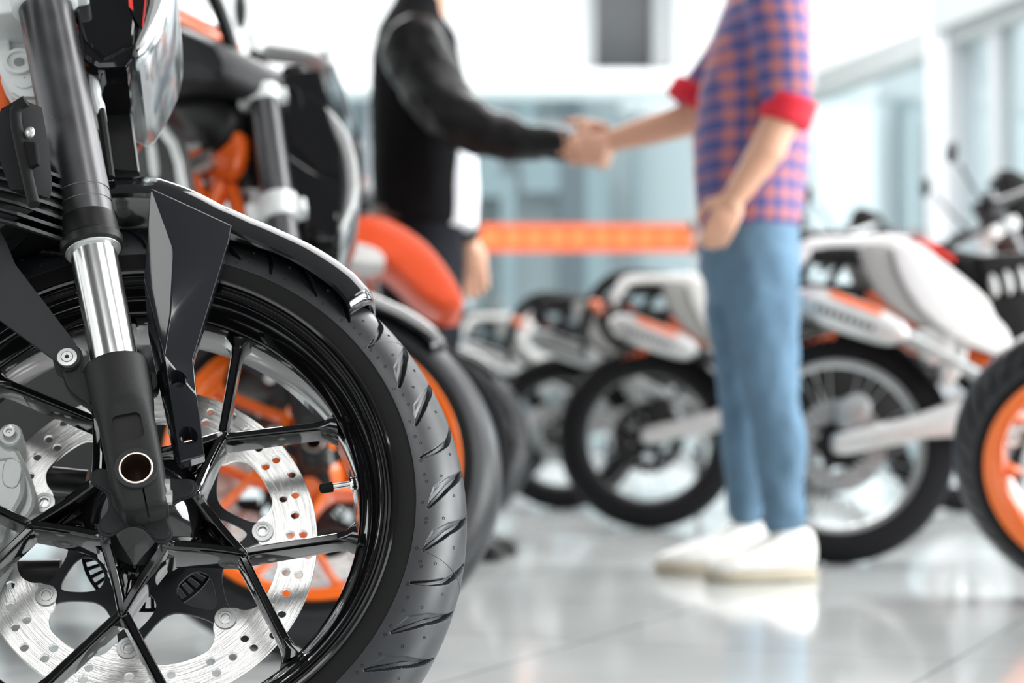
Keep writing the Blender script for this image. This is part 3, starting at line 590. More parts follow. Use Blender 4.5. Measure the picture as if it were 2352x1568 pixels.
def clear_mat(name, col, rough=.05, mixf=.35):
    m = bpy.data.materials.new(name); m.use_nodes = True; n = m.node_tree; n.nodes.clear(); o = n.nodes.new('ShaderNodeOutputMaterial')
    t = n.nodes.new('ShaderNodeBsdfTransparent'); g = n.nodes.new('ShaderNodeBsdfGlossy'); g.inputs['Roughness'].default_value = rough; t.inputs[0].default_value = (*col, 1)
    l = n.nodes.new('ShaderNodeLayerWeight'); l.inputs['Blend'].default_value = .5; mx = n.nodes.new('ShaderNodeMixShader')
    pw = n.nodes.new('ShaderNodeMath'); pw.operation = 'POWER'; pw.inputs[1].default_value = 4; n.links.new(l.outputs['Facing'], pw.inputs[0]); ma = n.nodes.new('ShaderNodeMath'); ma.operation = 'MULTIPLY_ADD'; ma.inputs[1].default_value = .7; ma.inputs[2].default_value = mixf; n.links.new(pw.outputs[0], ma.inputs[0])
    n.links.new(ma.outputs[0], mx.inputs[0]); n.links.new(t.outputs[0], mx.inputs[1]); n.links.new(g.outputs[0], mx.inputs[2]); n.links.new(mx.outputs[0], o.inputs[0]); MATS[name] = m
clear_mat('pane_glass', (.90, .955, .965), .03, .05)
clear_mat('lens_clear', (.66, .70, .72), .16, .34)
XZ = lambda V: np.stack([V[:, 0], V[:, 2], V[:, 1]], -1)       # plate in the x-z plane, thickness along y

# ================================================================ body of the naked motorcycle (body frame, traced on the second of the row)
def naked_body(root, T1, T0, bx):
    lat = -.15; zc = lambda x, y, l=lat: BP(240 + x / 2.53, y / 2.53, l, 1); h = lambda x, y, l: BP(x, y, l, 0)
    P = [zc(-330, 200), zc(130, 95), zc(360, 110), zc(560, 195), zc(640, 240), zc(690, 340), zc(680, 450), zc(600, 490), zc(450, 480), zc(300, 500), zc(140, 520), zc(-330, 560)]
    g = G(); g.plate([rnd(P, 1)], -.15, .15, .03, XZ); tk = obj('fuel_tank', g, 'dark_grey', root, T1, 40, clean=True)
    g = G(); P = [zc(300, 60, 0), zc(400, 75, 0), zc(480, 100, 0), zc(560, 140, 0), zc(585, 180, 0), zc(540, 205, 0), zc(460, 170, 0), zc(300, 120, 0)]; g.plate([rnd(P, 1)], -.10, .10, .008, XZ); o = obj('tank_trim', g, 'orange', None, T1, 35, clean=True); o.parent = tk
    g = G(); P = [zc(330, -10, 0), zc(470, 0, 0), zc(530, 60, 0), zc(560, 100, 0), zc(520, 120, 0), zc(330, 70, 0)]; g.plate([rnd(P, 1)], -.09, .09, .008, XZ); o = obj('tank_cover', g, 'white_plastic', None, T1, 35, clean=True); o.parent = tk
    P = [zc(60, 560, -.17), zc(160, 575, -.17), zc(250, 610, -.17), zc(345, 700, -.17), zc(425, 810, -.17), zc(455, 930, -.17), zc(492, 1150, -.17), zc(400, 1230, -.17), zc(180, 1230, -.17), zc(60, 1100, -.17)]
    g = G(); g.plate([P], .150, .185, .003, XZ); obj('radiator_shroud', g, 'shroud_grey', root, T1, 30, clean=True); g = G(); g.plate([P], -.185, -.150, .003, XZ); sh = obj('radiator_shroud', g, 'shroud_grey', root, T1, 30, clean=True)
    g = G(); P = [zc(160, 590, -.185), zc(250, 620, -.185), zc(345, 710, -.185), zc(420, 815, -.185), zc(450, 935, -.185), zc(485, 1145, -.185), zc(440, 1145, -.185), zc(415, 960, -.185), zc(385, 860, -.185), zc(320, 770, -.185), zc(240, 700, -.185), zc(190, 690, -.185), zc(200, 800, -.185), zc(170, 800, -.185)]
    g.plate([P], -.1875, -.185, .0004, XZ); o = obj('shroud_decal', g, 'silver', None, T1, 30, clean=True); o.parent = sh; g = G(); g.plate([rnd([zc(250, 800, -.185), zc(300, 800, -.185), zc(325, 1000, -.185), zc(310, 1040, -.185), zc(275, 1040, -.185)], 1)], -.1875, -.185, .0004, XZ); o = obj('shroud_decal', g, 'silver', None, T1, 30, clean=True); o.parent = sh
    # orange trellis frame with its head tube
    H = lambda x, y, l: (lambda p: np.array([p[0], l, p[1]]))(zc(x, y, l))
    g = G(); g.cyl(H(720, 740, 0), H(730, 1070, 0), .040, n=28)
    for l in (-.085, .085):
        g.tube([H(700, 880, l * .5), H(470, 960, l), H(150, 1060, l)], .0195, 16); g.tube([H(720, 1010, l * .5), H(600, 1250, l), H(300, 1500, l)], .0175, 16)
        g.tube([H(470, 960, l), H(600, 1250, l)], .014, 12); g.tube([H(470, 960, l), H(-60, 640, l), H(-500, 560, l)], .0155, 12); g.tube([H(740, 1100, l * .6), H(800, 1300, l * .8)], .013, 12)
    for s_ in (-1, 1):
        P = [zc(640, 775, -.07), zc(700, 745, -.07), zc(790, 760, -.07), zc(800, 860, -.07), zc(770, 990, -.07), zc(705, 1060, -.07), zc(650, 1030, -.07), zc(480, 1040, -.07), zc(455, 940, -.07), zc(610, 890, -.07)]; g.plate([rnd(P, 1)], s_ * .06 - .012, s_ * .06 + .012, .006, XZ)
    fr = obj('trellis_frame', g, 'orange', root, T1, 40)
    g = G(); a, b = H(635, 915, -.080), H(485, 985, -.090); g.tube([a, b], .0165, 16); o = obj('frame_sticker', g, 'silver', None, T1, 40); o.parent = fr
    # air box and cables behind the fork, engine with cooling fins
    g = G(); P = [zc(150, 470), zc(500, 470), zc(580, 560), zc(560, 720), zc(420, 840), zc(300, 700)]; g.plate([rnd(P, 1)], -.09, .09, .02, XZ); obj('air_box', g, 'satin_black', root, T1, 40, clean=True)
    hh = lambda x, y, l=-.12: (lambda p: np.array([p[0], l, p[1]]))(h(x, y, l))
    g = G(); P = [h(-420, 380, -.13), h(-60, 330, -.13), h(30, 350, -.13), h(62, 420, -.13), h(58, 480, -.13), h(-20, 520, -.13), h(-160, 640, -.13), h(-420, 700, -.13)]; g.plate([P], -.12, -.01, .015, XZ)
    q0 = MB @ (C0 - OB); g.box((q0[0] - .64, 0, q0[2] + .12), (.20, .12, .16)); g.lathe([(.09, .14), (.085, .155), (.02, .155), (.02, -.12), (.09, -.12)], 40, (q0[0] - .62, -.0, q0[2] + .10))
    en = obj('engine', g, 'satin_black', root, T0, 40, clean=True)
    g = G()
    for i in range(7):
        y0 = 352 + i * 24; a0, a1 = h(-300, y0 - 70, -.135), h(58, y0 + 20, -.135); b0, b1 = h(-300, y0 - 62, -.135), h(58, y0 + 28, -.135); g.plate([[a0, a1, b1, b0]], -.145, -.04, .0015, XZ)
    o = obj('cooling_fins', g, 'dark_grey', None, T0, 30, clean=True); o.parent = en
    g = G(); P = [h(40, 262, -.13), h(80, 240, -.13), h(96, 330, -.13), h(104, 420, -.13), h(98, 450, -.13), h(60, 450, -.13), h(24, 350, -.13), h(20, 310, -.13)]; g.plate([P], -.150, -.12, .003, XZ); P = [h(45, 325, -.15), h(90, 330, -.15), h(96, 380, -.15), h(60, 400, -.15)]; g.plate([P], -.156, -.15, .002, XZ); o = obj('engine_cover', g, 'tyre_far', None, T0, 30, clean=True); o.parent = en
    for (x, y) in ((68, 305),): g = G(); q = hh(x, y, -.15); g.ell(q, (.006, .004, .006), 8); o = obj('engine_bolt', g, 'silver', None, T0, 40); o.parent = en
    g = G(); g.tube(cat([hh(60, 232, -.152), hh(42, 245, -.155), hh(36, 270, -.155), hh(46, 330, -.155), hh(62, 400, -.155), hh(78, 470, -.155)], 5), .0055, 10); obj('radiator_hose', g, 'grip_rubber', root, T0, 50)
    g = G(); P = [h(-60, 270, -.12), h(0, 278, -.12), h(26, 300, -.12), h(22, 312, -.12), h(0, 326, -.12), h(-60, 330, -.12)]; g.plate([rnd(P, 1)], -.14, -.12, .003, XZ); obj('frame_bracket', g, 'white_cast', root, T0, 30, clean=True)
    # seat, tail, swing arm, silencer, rear wheel
    RW = np.array([bx[0] - 1.43, 0, bx[2] + .018]); A = lambda x, z, y=0: (RW[0] + x, RW[2] + z)
    g = G(); P = [A(.05, .55), A(.45, .46), A(.80, .50), A(.78, .42), A(.40, .36), A(.1, .46), A(-.15, .56)]; g.plate([rnd(P, 2)], -.13, .13, .03, XZ); obj('seat', g, 'grip_rubber', root, T1, 40, clean=True)
    g = G(); P = [A(-.22, .60), A(.06, .56), A(.45, .40), A(.30, .34), A(.0, .46)]; g.plate([rnd(P, 1)], -.10, .10, .015, XZ); obj('tail_fairing', g, 'white_plastic', root, T1, 40, clean=True)
    g = G(); 
    for l in (-.10, .10): g.plate([rnd([A(-.04, -.02), A(-.04, .03), A(.30, .07), A(.52, .09), A(.52, -.01), A(.2, -.03)], 1)], l - .012, l + .012, .004, XZ)
    g.cyl((RW[0], -.12, RW[2]), (RW[0], .12, RW[2]), .012); g.box((RW[0] + .47, 0, RW[2] + .04), (.03, .10, .04)); obj('swing_arm', g, 'silver_dark', root, T1, 35, clean=True)
    g = G(); g.tube([(RW[0] + .60, -.10, RW[2] - .05), (RW[0] + .40, -.15, RW[2] + .0), (RW[0] + .25, -.17, RW[2] + .12)], .022, 16); g.tube([(RW[0] + .28, -.17, RW[2] + .10), (RW[0] - .05, -.19, RW[2] + .30)], [.05, .055], 24); obj('silencer', g, 'silver_dark', root, T1, 40)
    q = Matrix(((1, 0, 0, RW[0]), (0, 0, -1, 0), (0, 1, 0, RW[2]), (0, 0, 0, 1)))
    TR = T1 @ q; o = obj('rear_wheel', cached('rim', rim_mesh), 'gloss_black', root, TR, 35, clean=True)
    t = obj('tyre', cached('tyre0', lambda: tyre_mesh(False)), ['tyre_tread', 'tyre_side'], None, TR, 60); t.parent = o
def naked_front_extra(root, TW):
    # cast bracket with the big bolt behind the fork, orange frame ends, black cover with a light edge
    w5 = lambda x, y, s=.045: W(x, y, s)
    g = G(); out_ = [w5(-30, -60), w5(24, -60), w5(20, 0), w5(4, 45), w5(2, 155), w5(14, 185), w5(30, 211), w5(50, 222), w5(100, 222), w5(110, -60)]
    pk = rnd([w5(27, 20), w5(60, 12), w5(64, 128), w5(40, 130), w5(22, 120)], 1)
    g.plate([out_], .020, .040, .003); g.plate([out_, pk], .040, .050, .003); c = w5(46, 153); g.lathe([(.0155, .048), (.0150, .056), (.0115, .056), (.0110, .053), (.0045, .053), (.0040, .050), (.0155, .046)], 40, (c[0], c[1], 0)); c2 = w5(58, 188); g.lathe([(.012, .049), (.0115, .052), (.001, .052), (.001, .049)], 32, (c2[0], c2[1], 0))
    o = obj('cast_bracket', g, 'white_cast', root, TW, 30)
    g = G(); g.cyl((c[0], c[1], .0505), (c[0], c[1], .0538), .0052, n=24); q = obj('pivot_bolt', g, 'silver_dark', None, TW); q.parent = o
    g = G(); g.tube([W3(-40, -30, .02), W3(0, 30, .02), W3(-6, 100, .02)], .012, 16); g.tube(cat([W3(-60, 110, .0), W3(-6, 185, .0), W3(8, 225, .0), W3(-10, 275, .0), W3(-60, 320, 0)], 5), .020, 20); obj('frame_tube', g, 'orange', root, TW, 40)
    g = G(); P = [W(205, 160, 0), W(287, 156, 0), W(320, 394, 0), W(238, 388, 0)]; g.plate([P], -.045, 0, .0012); o = obj('air_duct', g, 'satin_black', root, TW, 25)
    g = G(); P = [W(284, 157, 0), W(288, 156, 0), W(321, 395, 0), W(317, 394, 0)]; g.plate([P], 0, .0012, .0002); q = obj('duct_edge', g, 'silver', None, TW, 25); q.parent = o
    g = G(); P = [W(196, -60, .06), W(300, -60, .06), W(303, 44, .06), W(335, 110, .06), W(328, 150, .06), W(300, 150, .06), W(215, 161, .06), W(202, 120, .06)]; g.plate([P], -.06, .060, .006); g.plate([rnd([W(205, 60, .066), W(300, 55, .066), W(318, 130, .066), W(212, 135, .066)], 1)], .058, .066, .003); g.box(W3(315, 160, .05), (.011, .005, .012)); obj('lamp_bracket', g, 'satin_black', root, TW, 25)

# ================================================================ supermoto with wire wheels: x forward, y left, z up, origin under the rear axle
def S(px, py): return ((px - 1925) / 940, (1295 - py) / 940)
QW = Matrix(((1, 0, 0, 0), (0, 0, -1, 0), (0, 1, 0, 0), (0, 0, 0, 1)))
def wire_wheel(root, name, T, rimcol, front=False):
    g = G(); g.lathe([(.213, .030), (.2125, .036), (.208, .036), (.204, .030), (.199, .026), (.194, .010), (.194, -.010), (.199, -.026), (.204, -.030), (.208, -.036), (.2125, -.036), (.213, -.03), (.200, -.022), (.200, .022)], 96); wh = obj(name, g, rimcol, root, T, 35)
    g = G(); n = 140; Rg = []
    for i in range(n):
        a = i * 2 * PI / n; kn = .004 if (i % 2) else 0; o = []
        for ph in np.linspace(-105, 105, 22): rr = .060 + (kn if 25 < abs(ph) < 65 else kn * .5 if abs(ph) < 20 else 0); o.append(((.227 + rr * math.cos(math.radians(ph))) * math.cos(a), (.227 + rr * math.cos(math.radians(ph))) * math.sin(a), rr * .98 * math.sin(math.radians(ph))))
        Rg.append(o)
    g.rings(Rg, closed=True, caps=False); t = obj('tyre', g, 'tyre_far', None, T, 50); t.parent = wh
    g = G()
    for i in range(32):
        a = i * 2 * PI / 32; sd = 1 if i % 2 else -1; b = a + (.55 if i % 4 < 2 else -.55); g.tube([(.030 * math.cos(a), .030 * math.sin(a), sd * .032), (.197 * math.cos(b - (b - a) * .45), .197 * math.sin(b - (b - a) * .45), sd * .004)], .0016, 5)
    o = obj('wire_spokes', g, 'silver', None, T); o.parent = wh; tag(o, kind='stuff')
    g = G(); g.lathe([(.036, .030), (.034, .038), (.012, .055), (.008, .055), (.008, -.055), (.034, -.040), (.036, -.03), (.022, -.02), (.022, .02)], 40); o = obj('wheel_hub', g, 'silver', None, T); o.parent = wh
    g = G(); hs = [circle(pol((.088, .103)[j % 2], j * 12), .0045, 10) for j in range(30)]; r0 = .112 if not front else .140
    if front: hs = [circle(pol((.112, .130)[j % 2], j * 10), .0045, 10) for j in range(36)]
    inn = rnd([pol((.078 if not front else .1) if j % 2 else (.06 if not front else .085), j * 30) for j in range(12)], 1); g.plate([circle((0, 0), r0, 72), inn] + hs, .052, .056, .0004); g.plate([rnd([pol(.080 if j % 2 == 0 else .045, j * 30) for j in range(12)], 1), circle((0, 0), .022)], .050, .053, .0005, mi=1); o = obj('brake_disc', g, ['silver_dark', 'satin_black'], None, T, 30); o.parent = wh
    return wh
def smx_body(root, T, rimcol='white_plastic', plastic='white_plastic'):
    def part(name, g, m, **k): return obj(name, g, m, root, T, 35, clean=True, **k)
    def sub(p, name, g, m): o = obj(name, g, m, None, T, 35, clean=True); o.parent = p; return o
    wire_wheel(root, 'rear_wheel', T @ Matrix.Translation((0, 0, .287)) @ QW, rimcol)
    g = G()
    for l in (-.105, .080): g.plate([rnd([S(1900, 1003), S(1950, 990), S(2060, 968), S(2180, 925), S(2275, 905), S(2340, 950), S(2320, 1010), S(2150, 1003), S(2000, 1032), S(1940, 1048), S(1905, 1044)], 1)], l, l + .025, .006, XZ)
    g.box((.40, 0, .33), (.03, .09, .04)); sw = part('swing_arm', g, 'silver')
    g = G(); g.cyl((0, -.125, .287), (0, .12, .287), .019, n=6); sub(sw, 'axle_nut', g, 'silver')
    g = G(); P = [S(1900, 940), S(1965, 900), S(2000, 930), S(1985, 975), S(1930, 1000)]; g.plate([rnd(P, 1)], -.09, -.04, .006, XZ); part('rear_caliper', g, 'silver_dark')
    P = [S(1808, 692), S(1850, 672), S(1905, 680), S(2062, 745), S(2075, 790), S(2040, 806), S(1985, 796), S(1850, 748), S(1820, 722)]
    g = G(); g.plate([rnd(P, 1)], -.205, -.115, .022, XZ); mf = part('silencer', g, 'silver')
    g = G(); P = [S(1885, 686), S(1905, 688), S(2010, 732), S(2006, 742), S(1905, 702)]; g.plate([P], -.2075, -.205, .0003, XZ); sub(mf, 'silencer_decal', g, 'orange')
    g = G(); 
    for i in range(9): x = 1862 + i * 15; y = 716 + i * 5.6; g.plate([[S(x, y), S(x + 9, y + 3), S(x + 7, y + 16), S(x - 2, y + 13)]], -.2075, -.205, .0003, XZ)
    sub(mf, 'silencer_marking', g, 'satin_black')
    g = G(); g.tube(cat([(S(2060, 780)[0], -.15, S(2060, 780)[1]), (S(2160, 830)[0], -.13, S(2160, 830)[1]), (S(2300, 900)[0], -.10, S(2300, 900)[1]), (.62, -.09, .34), (.82, -.05, .36), (.86, 0, .50)], 5), .021, 16); part('exhaust_pipe', g, 'silver_dark')
    g = G(); P = [S(2085, 765), S(2180, 770), S(2170, 820), S(2130, 850), S(2100, 830)]; g.plate([P], -.15, -.12, .004, XZ); part('heat_shield', g, 'silver'); g = G(); P = [S(2150, 800), S(2215, 780), S(2195, 860), S(2160, 905), S(2140, 880)]; g.plate([rnd(P, 1)], -.14, -.11, .006, XZ); part('footrest_bracket', g, 'silver')
    g = G()
    for l in (-.07, .07):
        for a, b, r_ in (((1835, 664), (2010, 674), .015), ((2010, 674), (2300, 640), .015), ((1850, 580), (2010, 590), .014), ((1860, 600), (1838, 662), .009), ((1945, 592), (1900, 665), .009), ((2010, 672), (2250, 900), .013)): pa, pb = S(*a), S(*b); g.tube([(pa[0], l, pa[1]), (pb[0], l, pb[1])], r_, 10)
    part('rear_subframe', g, 'satin_black')
    g = G()
    for l in (-.09, .09):
        for a, b in (((1985, 690), (2110, 790)), ((2110, 790), (2290, 850)), ((2290, 850), (2560, 700)), ((2560, 700), (2800, 560)), ((2290, 850), (2400, 640)), ((2400, 640), (2800, 560)), ((2560, 700), (2780, 680)), ((1985, 690), (2080, 700)), ((2080, 700), (2110, 790)), ((2780, 680), (2820, 560))): pa, pb = S(*a), S(*b); g.tube([(pa[0], l, pa[1]), (pb[0], l, pb[1])], .0145, 10)
    g.plate([[S(1990, 690), S(2040, 700), S(2110, 760), S(2090, 800), S(2050, 770)]], -.125, -.115, .003, XZ); g.plate([[S(1845, 790), S(1925, 762), S(1915, 785), S(1850, 822)]], -.05, .05, .004, XZ); part('trellis_frame', g, 'orange')
    g = G(); P = [S(1835, 562), S(1870, 546), S(1950, 548), S(2050, 540), S(2140, 560), S(2180, 590), S(2060, 585), S(1960, 574), S(1880, 576), S(1852, 604), S(1822, 645), S(1812, 615)]; g.plate([rnd(P, 1)], -.085, .085, .012, XZ); tf = part('tail_fender', g, plastic)
    g = G(); P = [S(1812, 625), S(1830, 600), S(1838, 618), S(1824, 640)]; g.plate([P], -.04, .04, .004, XZ); sub(tf, 'tail_lamp', g, 'red_mark')
    P = [S(2035, 575), S(2090, 566), S(2150, 615), S(2215, 668), S(2252, 705), S(2262, 738), S(2292, 770), S(2305, 815), S(2282, 834), S(2180, 795), S(2115, 742), S(2080, 700), S(2050, 640)]
    g = G(); g.plate([rnd(P, 1)], .13, .165, .012, XZ); s2 = part('side_panel', g, plastic); g = G(); g.plate([rnd(P, 1)], -.165, -.13, .012, XZ); sp = part('side_panel', g, plastic)
    P = [S(1958, 572), S(2040, 572), S(2060, 640), S(2120, 745), S(2180, 795), S(2110, 765), S(2040, 725), S(1985, 660)]; g = G(); g.plate([rnd(P, 1)], -.150, -.12, .006, XZ); sub(sp, 'panel_insert', g, 'grey_plastic'); g = G(); g.plate([rnd(P, 1)], .12, .15, .006, XZ); sub(s2, 'panel_insert', g, 'grey_plastic')
    g = G(); P = [S(2110, 555), S(2200, 585), S(2300, 600), S(2480, 600), S(2640, 560), S(2720, 580), S(2690, 650), S(2480, 690), S(2330, 720), S(2250, 700), S(2180, 625)]; g.plate([rnd(P, 1)], -.115, .115, .025, XZ); part('seat', g, 'grip_rubber')
    g = G(); P = [S(2085, 552), S(2130, 566), S(2185, 606), S(2180, 614), S(2130, 580)]; g.plate([P], -.118, .118, .002, XZ); part('seat_stripe', g, 'red_mark')
    g = G(); P = [S(2310, 690), S(2360, 680), S(2440, 860), S(2420, 960), S(2340, 980), S(2320, 840)]; g.plate([rnd(P, 1)], -.10, .10, .012, XZ); P = [S(2380, 800), S(2640, 720), S(2720, 900), S(2660, 1080), S(2480, 1120), S(2360, 1000)]; g.plate([rnd(P, 1)], -.13, .13, .03, XZ)
    for i in range(6): y = 725 + i * 22; g.plate([[S(2500, y), S(2700, y - 30), S(2700, y - 22), S(2500, y + 8)]], -.12, .12, .001, XZ)
    part('engine', g, 'silver_dark')
    g = G()
    for i in range(3): x = 2250 + 32 * i; g.plate([rnd([S(x, 650 - 8 * i), S(x + 14, 640 - 8 * i), S(x + 26, 690 - 6 * i), S(x + 10, 700 - 6 * i)], 1)], -.155, -.14, .003, XZ)
    part('cooling_louvre', g, 'silver')
    g = G(); P = [S(2235, 600), S(2370, 590), S(2400, 800), S(2330, 900), S(2300, 830), S(2262, 735)]; g.plate([P], -.135, -.11, .006, XZ); part('side_cover', g, 'satin_black')
    g = G(); g.tube([(S(2250, 800)[0], -.03, S(2250, 800)[1]), (S(2285, 930)[0], -.02, S(2285, 930)[1])], .022, 16)
    for i in range(6): t_ = i / 5; a = S(2250 + 35 * t_, 800 + 130 * t_); g.lathe([(.036, .004), (.036, -.004), (.022, -.004), (.022, .004)], 20, (a[0], -.03, a[1])) 
    part('shock_absorber', g, 'orange')
    g = G(); P = [S(2600, 580), S(2720, 500), S(2860, 520), S(2990, 640), S(2960, 720), S(2860, 760), S(2760, 700), S(2640, 650)]; g.plate([rnd(P, 1)], -.17, -.12, .015, XZ); part('radiator_shroud', g, 'orange'); g = G(); g.plate([rnd(P, 1)], .12, .17, .015, XZ); part('radiator_shroud', g, 'orange')
    g = G(); P = [S(2620, 560), S(2730, 480), S(2850, 520), S(2840, 640), S(2640, 650)]; g.plate([rnd(P, 1)], -.12, .12, .03, XZ); part('fuel_tank', g, 'satin_black')
    # number plate bracket reaching back from the tail
    g = G()
    for l in (-.03, .03): g.tube(cat([(S(1990, 565)[0], l, .79), (-.08, l, .80), (-.155, l, .755), (-.19, l, .69), (-.215, l, .60)], 5), .019, 10)
    g.box((-.205, 0, .60), (.006, .075, .06)); pb = part('plate_bracket', g, 'satin_black')
    for l in (-.10, .10): g = G(); g.ell((-.165, l, .70), (.022, .018, .014), 8); g.cyl((-.165, 0, .70), (-.165, l, .70), .005); sub(pb, 'turn_signal', g, 'amber')
    g = G(); g.box((.42, -.16, .33), (.05, .035, .008)); g.cyl((.42, -.10, .34), (.42, -.16, .33), .010); part('footpeg', g, 'silver')
    # side stand
    g = G(); g.tube([(.52, .10, .30), (.50, .22, .02)], [.012, .012], 10); g.box((.50, .225, .008), (.03, .02, .008)); part('side_stand', g, 'satin_black')
def smx_front(root, T, rake, rimcol='white_plastic', bar_turn=0):
    """front assembly in wheel coordinates (u forward, v up, n to the right side)"""
    d = np.array([-math.sin(rake), math.cos(rake), 0]); n_ = np.array([math.cos(rake), math.sin(rake), 0]); L = lambda t, o=0, z=0: d * t + n_ * o + np.array([0, 0, z])
    wire_wheel(root, 'front_wheel', T, rimcol, True)
    def part(name, g, m, **k): return obj(name, g, m, root, T, 35, clean=True, **k)
    for z in (.095, -.095):
        g = G(); g.tube([L(.30, -.03, z), L(.86, -.03, z)], .0265, 28); ft = part('fork_outer_tube', g, 'anodised_tube')
        g = G(); g.tube([L(.0, -.03, z), L(.38, -.03, z)], .021, 24); g.tube([L(-.03, -.02, z), L(.06, -.03, z)], [.02, .028], 24); part('fork_stanchion', g, 'chrome')
        g = G(); y = z * 1.32; g.plate([rnd([L(.0, -.055)[:2], L(.0, .0)[:2], L(.34, .0)[:2], L(.38, -.03)[:2], L(.34, -.06)[:2]], 1)], y - .004, y + .004, .002); part('fork_guard', g, 'white_plastic')
    g = G(); g.cyl((0, 0, -.11), (0, 0, .12), .012); part('wheel_axle', g, 'silver')
    R = np.stack([n_, d, [0, 0, 1]], 1)
    for t in (.52, .74): g = G(); g.box(L(t, -.035, 0), (.045, .018, .12), R); part('fork_clamp', g, 'white_cast', bevel=.004)
    g = G(); pts = cat([L(.80, -.10, -.38), L(.79, -.06, -.26), L(.78, -.02, -.10), L(.78, -.02, .10), L(.79, -.06, .26), L(.80, -.10, .38)], 5); g.tube(pts, .012, 12); g.box(L(.80, -.01, 0), (.02, .02, .05), R); hb = part('handlebar', g, 'satin_black')
    for z in (-1, 1):
        g = G(); g.tube([L(.80, -.085, z * .30), L(.80, -.12, z * .42)], .018, 14); o = obj('handgrip', g, 'grip_rubber', None, T); o.parent = hb
        g = G(); g.tube(cat([L(.795, -.07, z * .25), L(.80, .02, z * .28), L(.79, .01, z * .38), L(.80, -.10, z * .43)], 5), [.010] * 16, 10, sx=3.2, up=[AXD[0], AXD[1], 0]); o = obj('handguard', g, 'silver_dark', None, T); o.parent = hb
        g = G(); g.tube(cat([L(.80, -.07, z * .22), L(.88, -.09, z * .25), L(.96, -.10, z * .29)], 5), .005, 8); g.ell(L(1.0, -.11, z * .32), (.016, .035, .065), 12); o = obj('mirror', g, 'satin_black', None, T); o.parent = hb
    g = G(); P = [L(.60, .02)[:2], L(.60, .10)[:2], L(.82, .13)[:2], L(.92, .06)[:2], L(.88, .0)[:2]]; g.plate([rnd(P, 1)], -.09, .09, .02); hm = part('headlight_mask', g, 'satin_black')
    g = G(); P = [L(.64, .088)[:2], L(.64, .105)[:2], L(.76, .130)[:2], L(.78, .118)[:2]]; g.plate([P], -.06, .06, .006); o = obj('headlight_lens', g, 'lens_clear', None, T, 35, clean=True); o.parent = hm
    g = G(); P = [(.11, -.03), (.09, .04), (.05, .07), (.02, .05), (.05, -.02)]; g.plate([rnd(P, 1)], .05, .085, .008); part('brake_caliper', g, 'silver_dark')
    return ft
def high_fender(root, T, outline, c='orange_fender'):
    g = G(); g.plate([rnd(outline, 1)], -.062, .062, .018); return obj('front_mudguard', g, c, root, T, 45, clean=True)
# ================================================================ assembly: the left row
FR = [fu, FV, FN]
def base(k): p = C0 + STEP * k - np.array([fu, FV, FN]).T @ OFF; return p
ctc = base(0)
def make_naked(k, rimcol, fine):
    root = empty('motorcycle', base(k), FR); set_axis(k); db = MB @ M.T @ DELTA; bx = MB @ (C0 - OB)
    Tu = TW @ TMH if k == 0 else TW; Tl = TW if k == 0 else TW @ TP
    S1 = TB @ Matrix.Translation(Vector(-db)) if k == 0 else TB; S0 = TB if k == 0 else TB @ Matrix.Translation(Vector(db)); bx = bx + db if k == 0 else bx
    make_wheel(root, TW, OFF, rimcol, fine)
    fork_leg(root, True); fork_leg(root, False, -.095)
    mudguard(root); caliper(root); clamps(root); headlight(root, Tu, TW if k == 0 else None); naked_front_extra(root, Tl); naked_body(root, S1, S0, bx)
    return root
hero = make_naked(0, 'gloss_black', True)
tag(hero, 'black motorcycle with polished fork tube and black spoked wheel, nearest and in focus', 'motorcycle', 'motorcycles parked in a row on the left')
def second_at(o, k, swap, label):
    c = copy_tree(o, None, swap); c.location = Vector(base(k)); 
    tag(c, label, 'motorcycle'); return c
# the copies carry the same wheel in orange; only the rim part changes colour
def recolour(root, kind, m):
    for ch in root.children:
        if ch.name.split('.')[0] == kind:
            ch.data = ch.data.copy(); ch.data.materials[0] = MATS[m]
b2 = make_naked(1, 'orange_wheel', False); tag(b2, 'black motorcycle with orange spoked wheel, directly behind the polished fork', 'motorcycle', 'motorcycles parked in a row on the left')
set_axis(0)
# third of the row: supermoto with the tall orange front mudguard
b3 = empty('motorcycle', base(2), FR)
bx = MB @ (C0 - OB)
TS = TB @ Matrix.Translation((bx[0] - 1.46, 0, bx[2] - .287 + .005))
smx_body(b3, TS, 'satin_black'); smx_front(b3, TW @ Matrix.Translation((0, 0.012, 0)), math.atan(.22), 'satin_black')
w3 = lambda x, y: W(x, y, .05, 2)
high_fender(b3, TW, [w3(770, 520), w3(810, 500), w3(850, 493), w3(890, 500), w3(940, 527), w3(990, 566), w3(1030, 618), w3(1060, 672), w3(1066, 698), w3(1050, 707), w3(1010, 704), w3(960, 676), w3(905, 615), w3(870, 592), w3(780, 575)])
g = G(); g.plate([rnd([w3(735, 562), w3(800, 566), w3(862, 580), w3(886, 604), w3(874, 624), w3(800, 618), w3(740, 606)], 1)], .02, .08, .006); obj('fork_shield', g, 'white_plastic', b3, TW, 35, clean=True)
tag(b3, 'motorcycle with a tall orange front mudguard, standing before the man in the black jacket', 'motorcycle', 'motorcycles parked in a row on the left')
b4 = second_at(hero, 3, None, 'black motorcycle mostly hidden, farthest back in the left row'); b4.location = b4.location + Vector((.02, .25, 0))
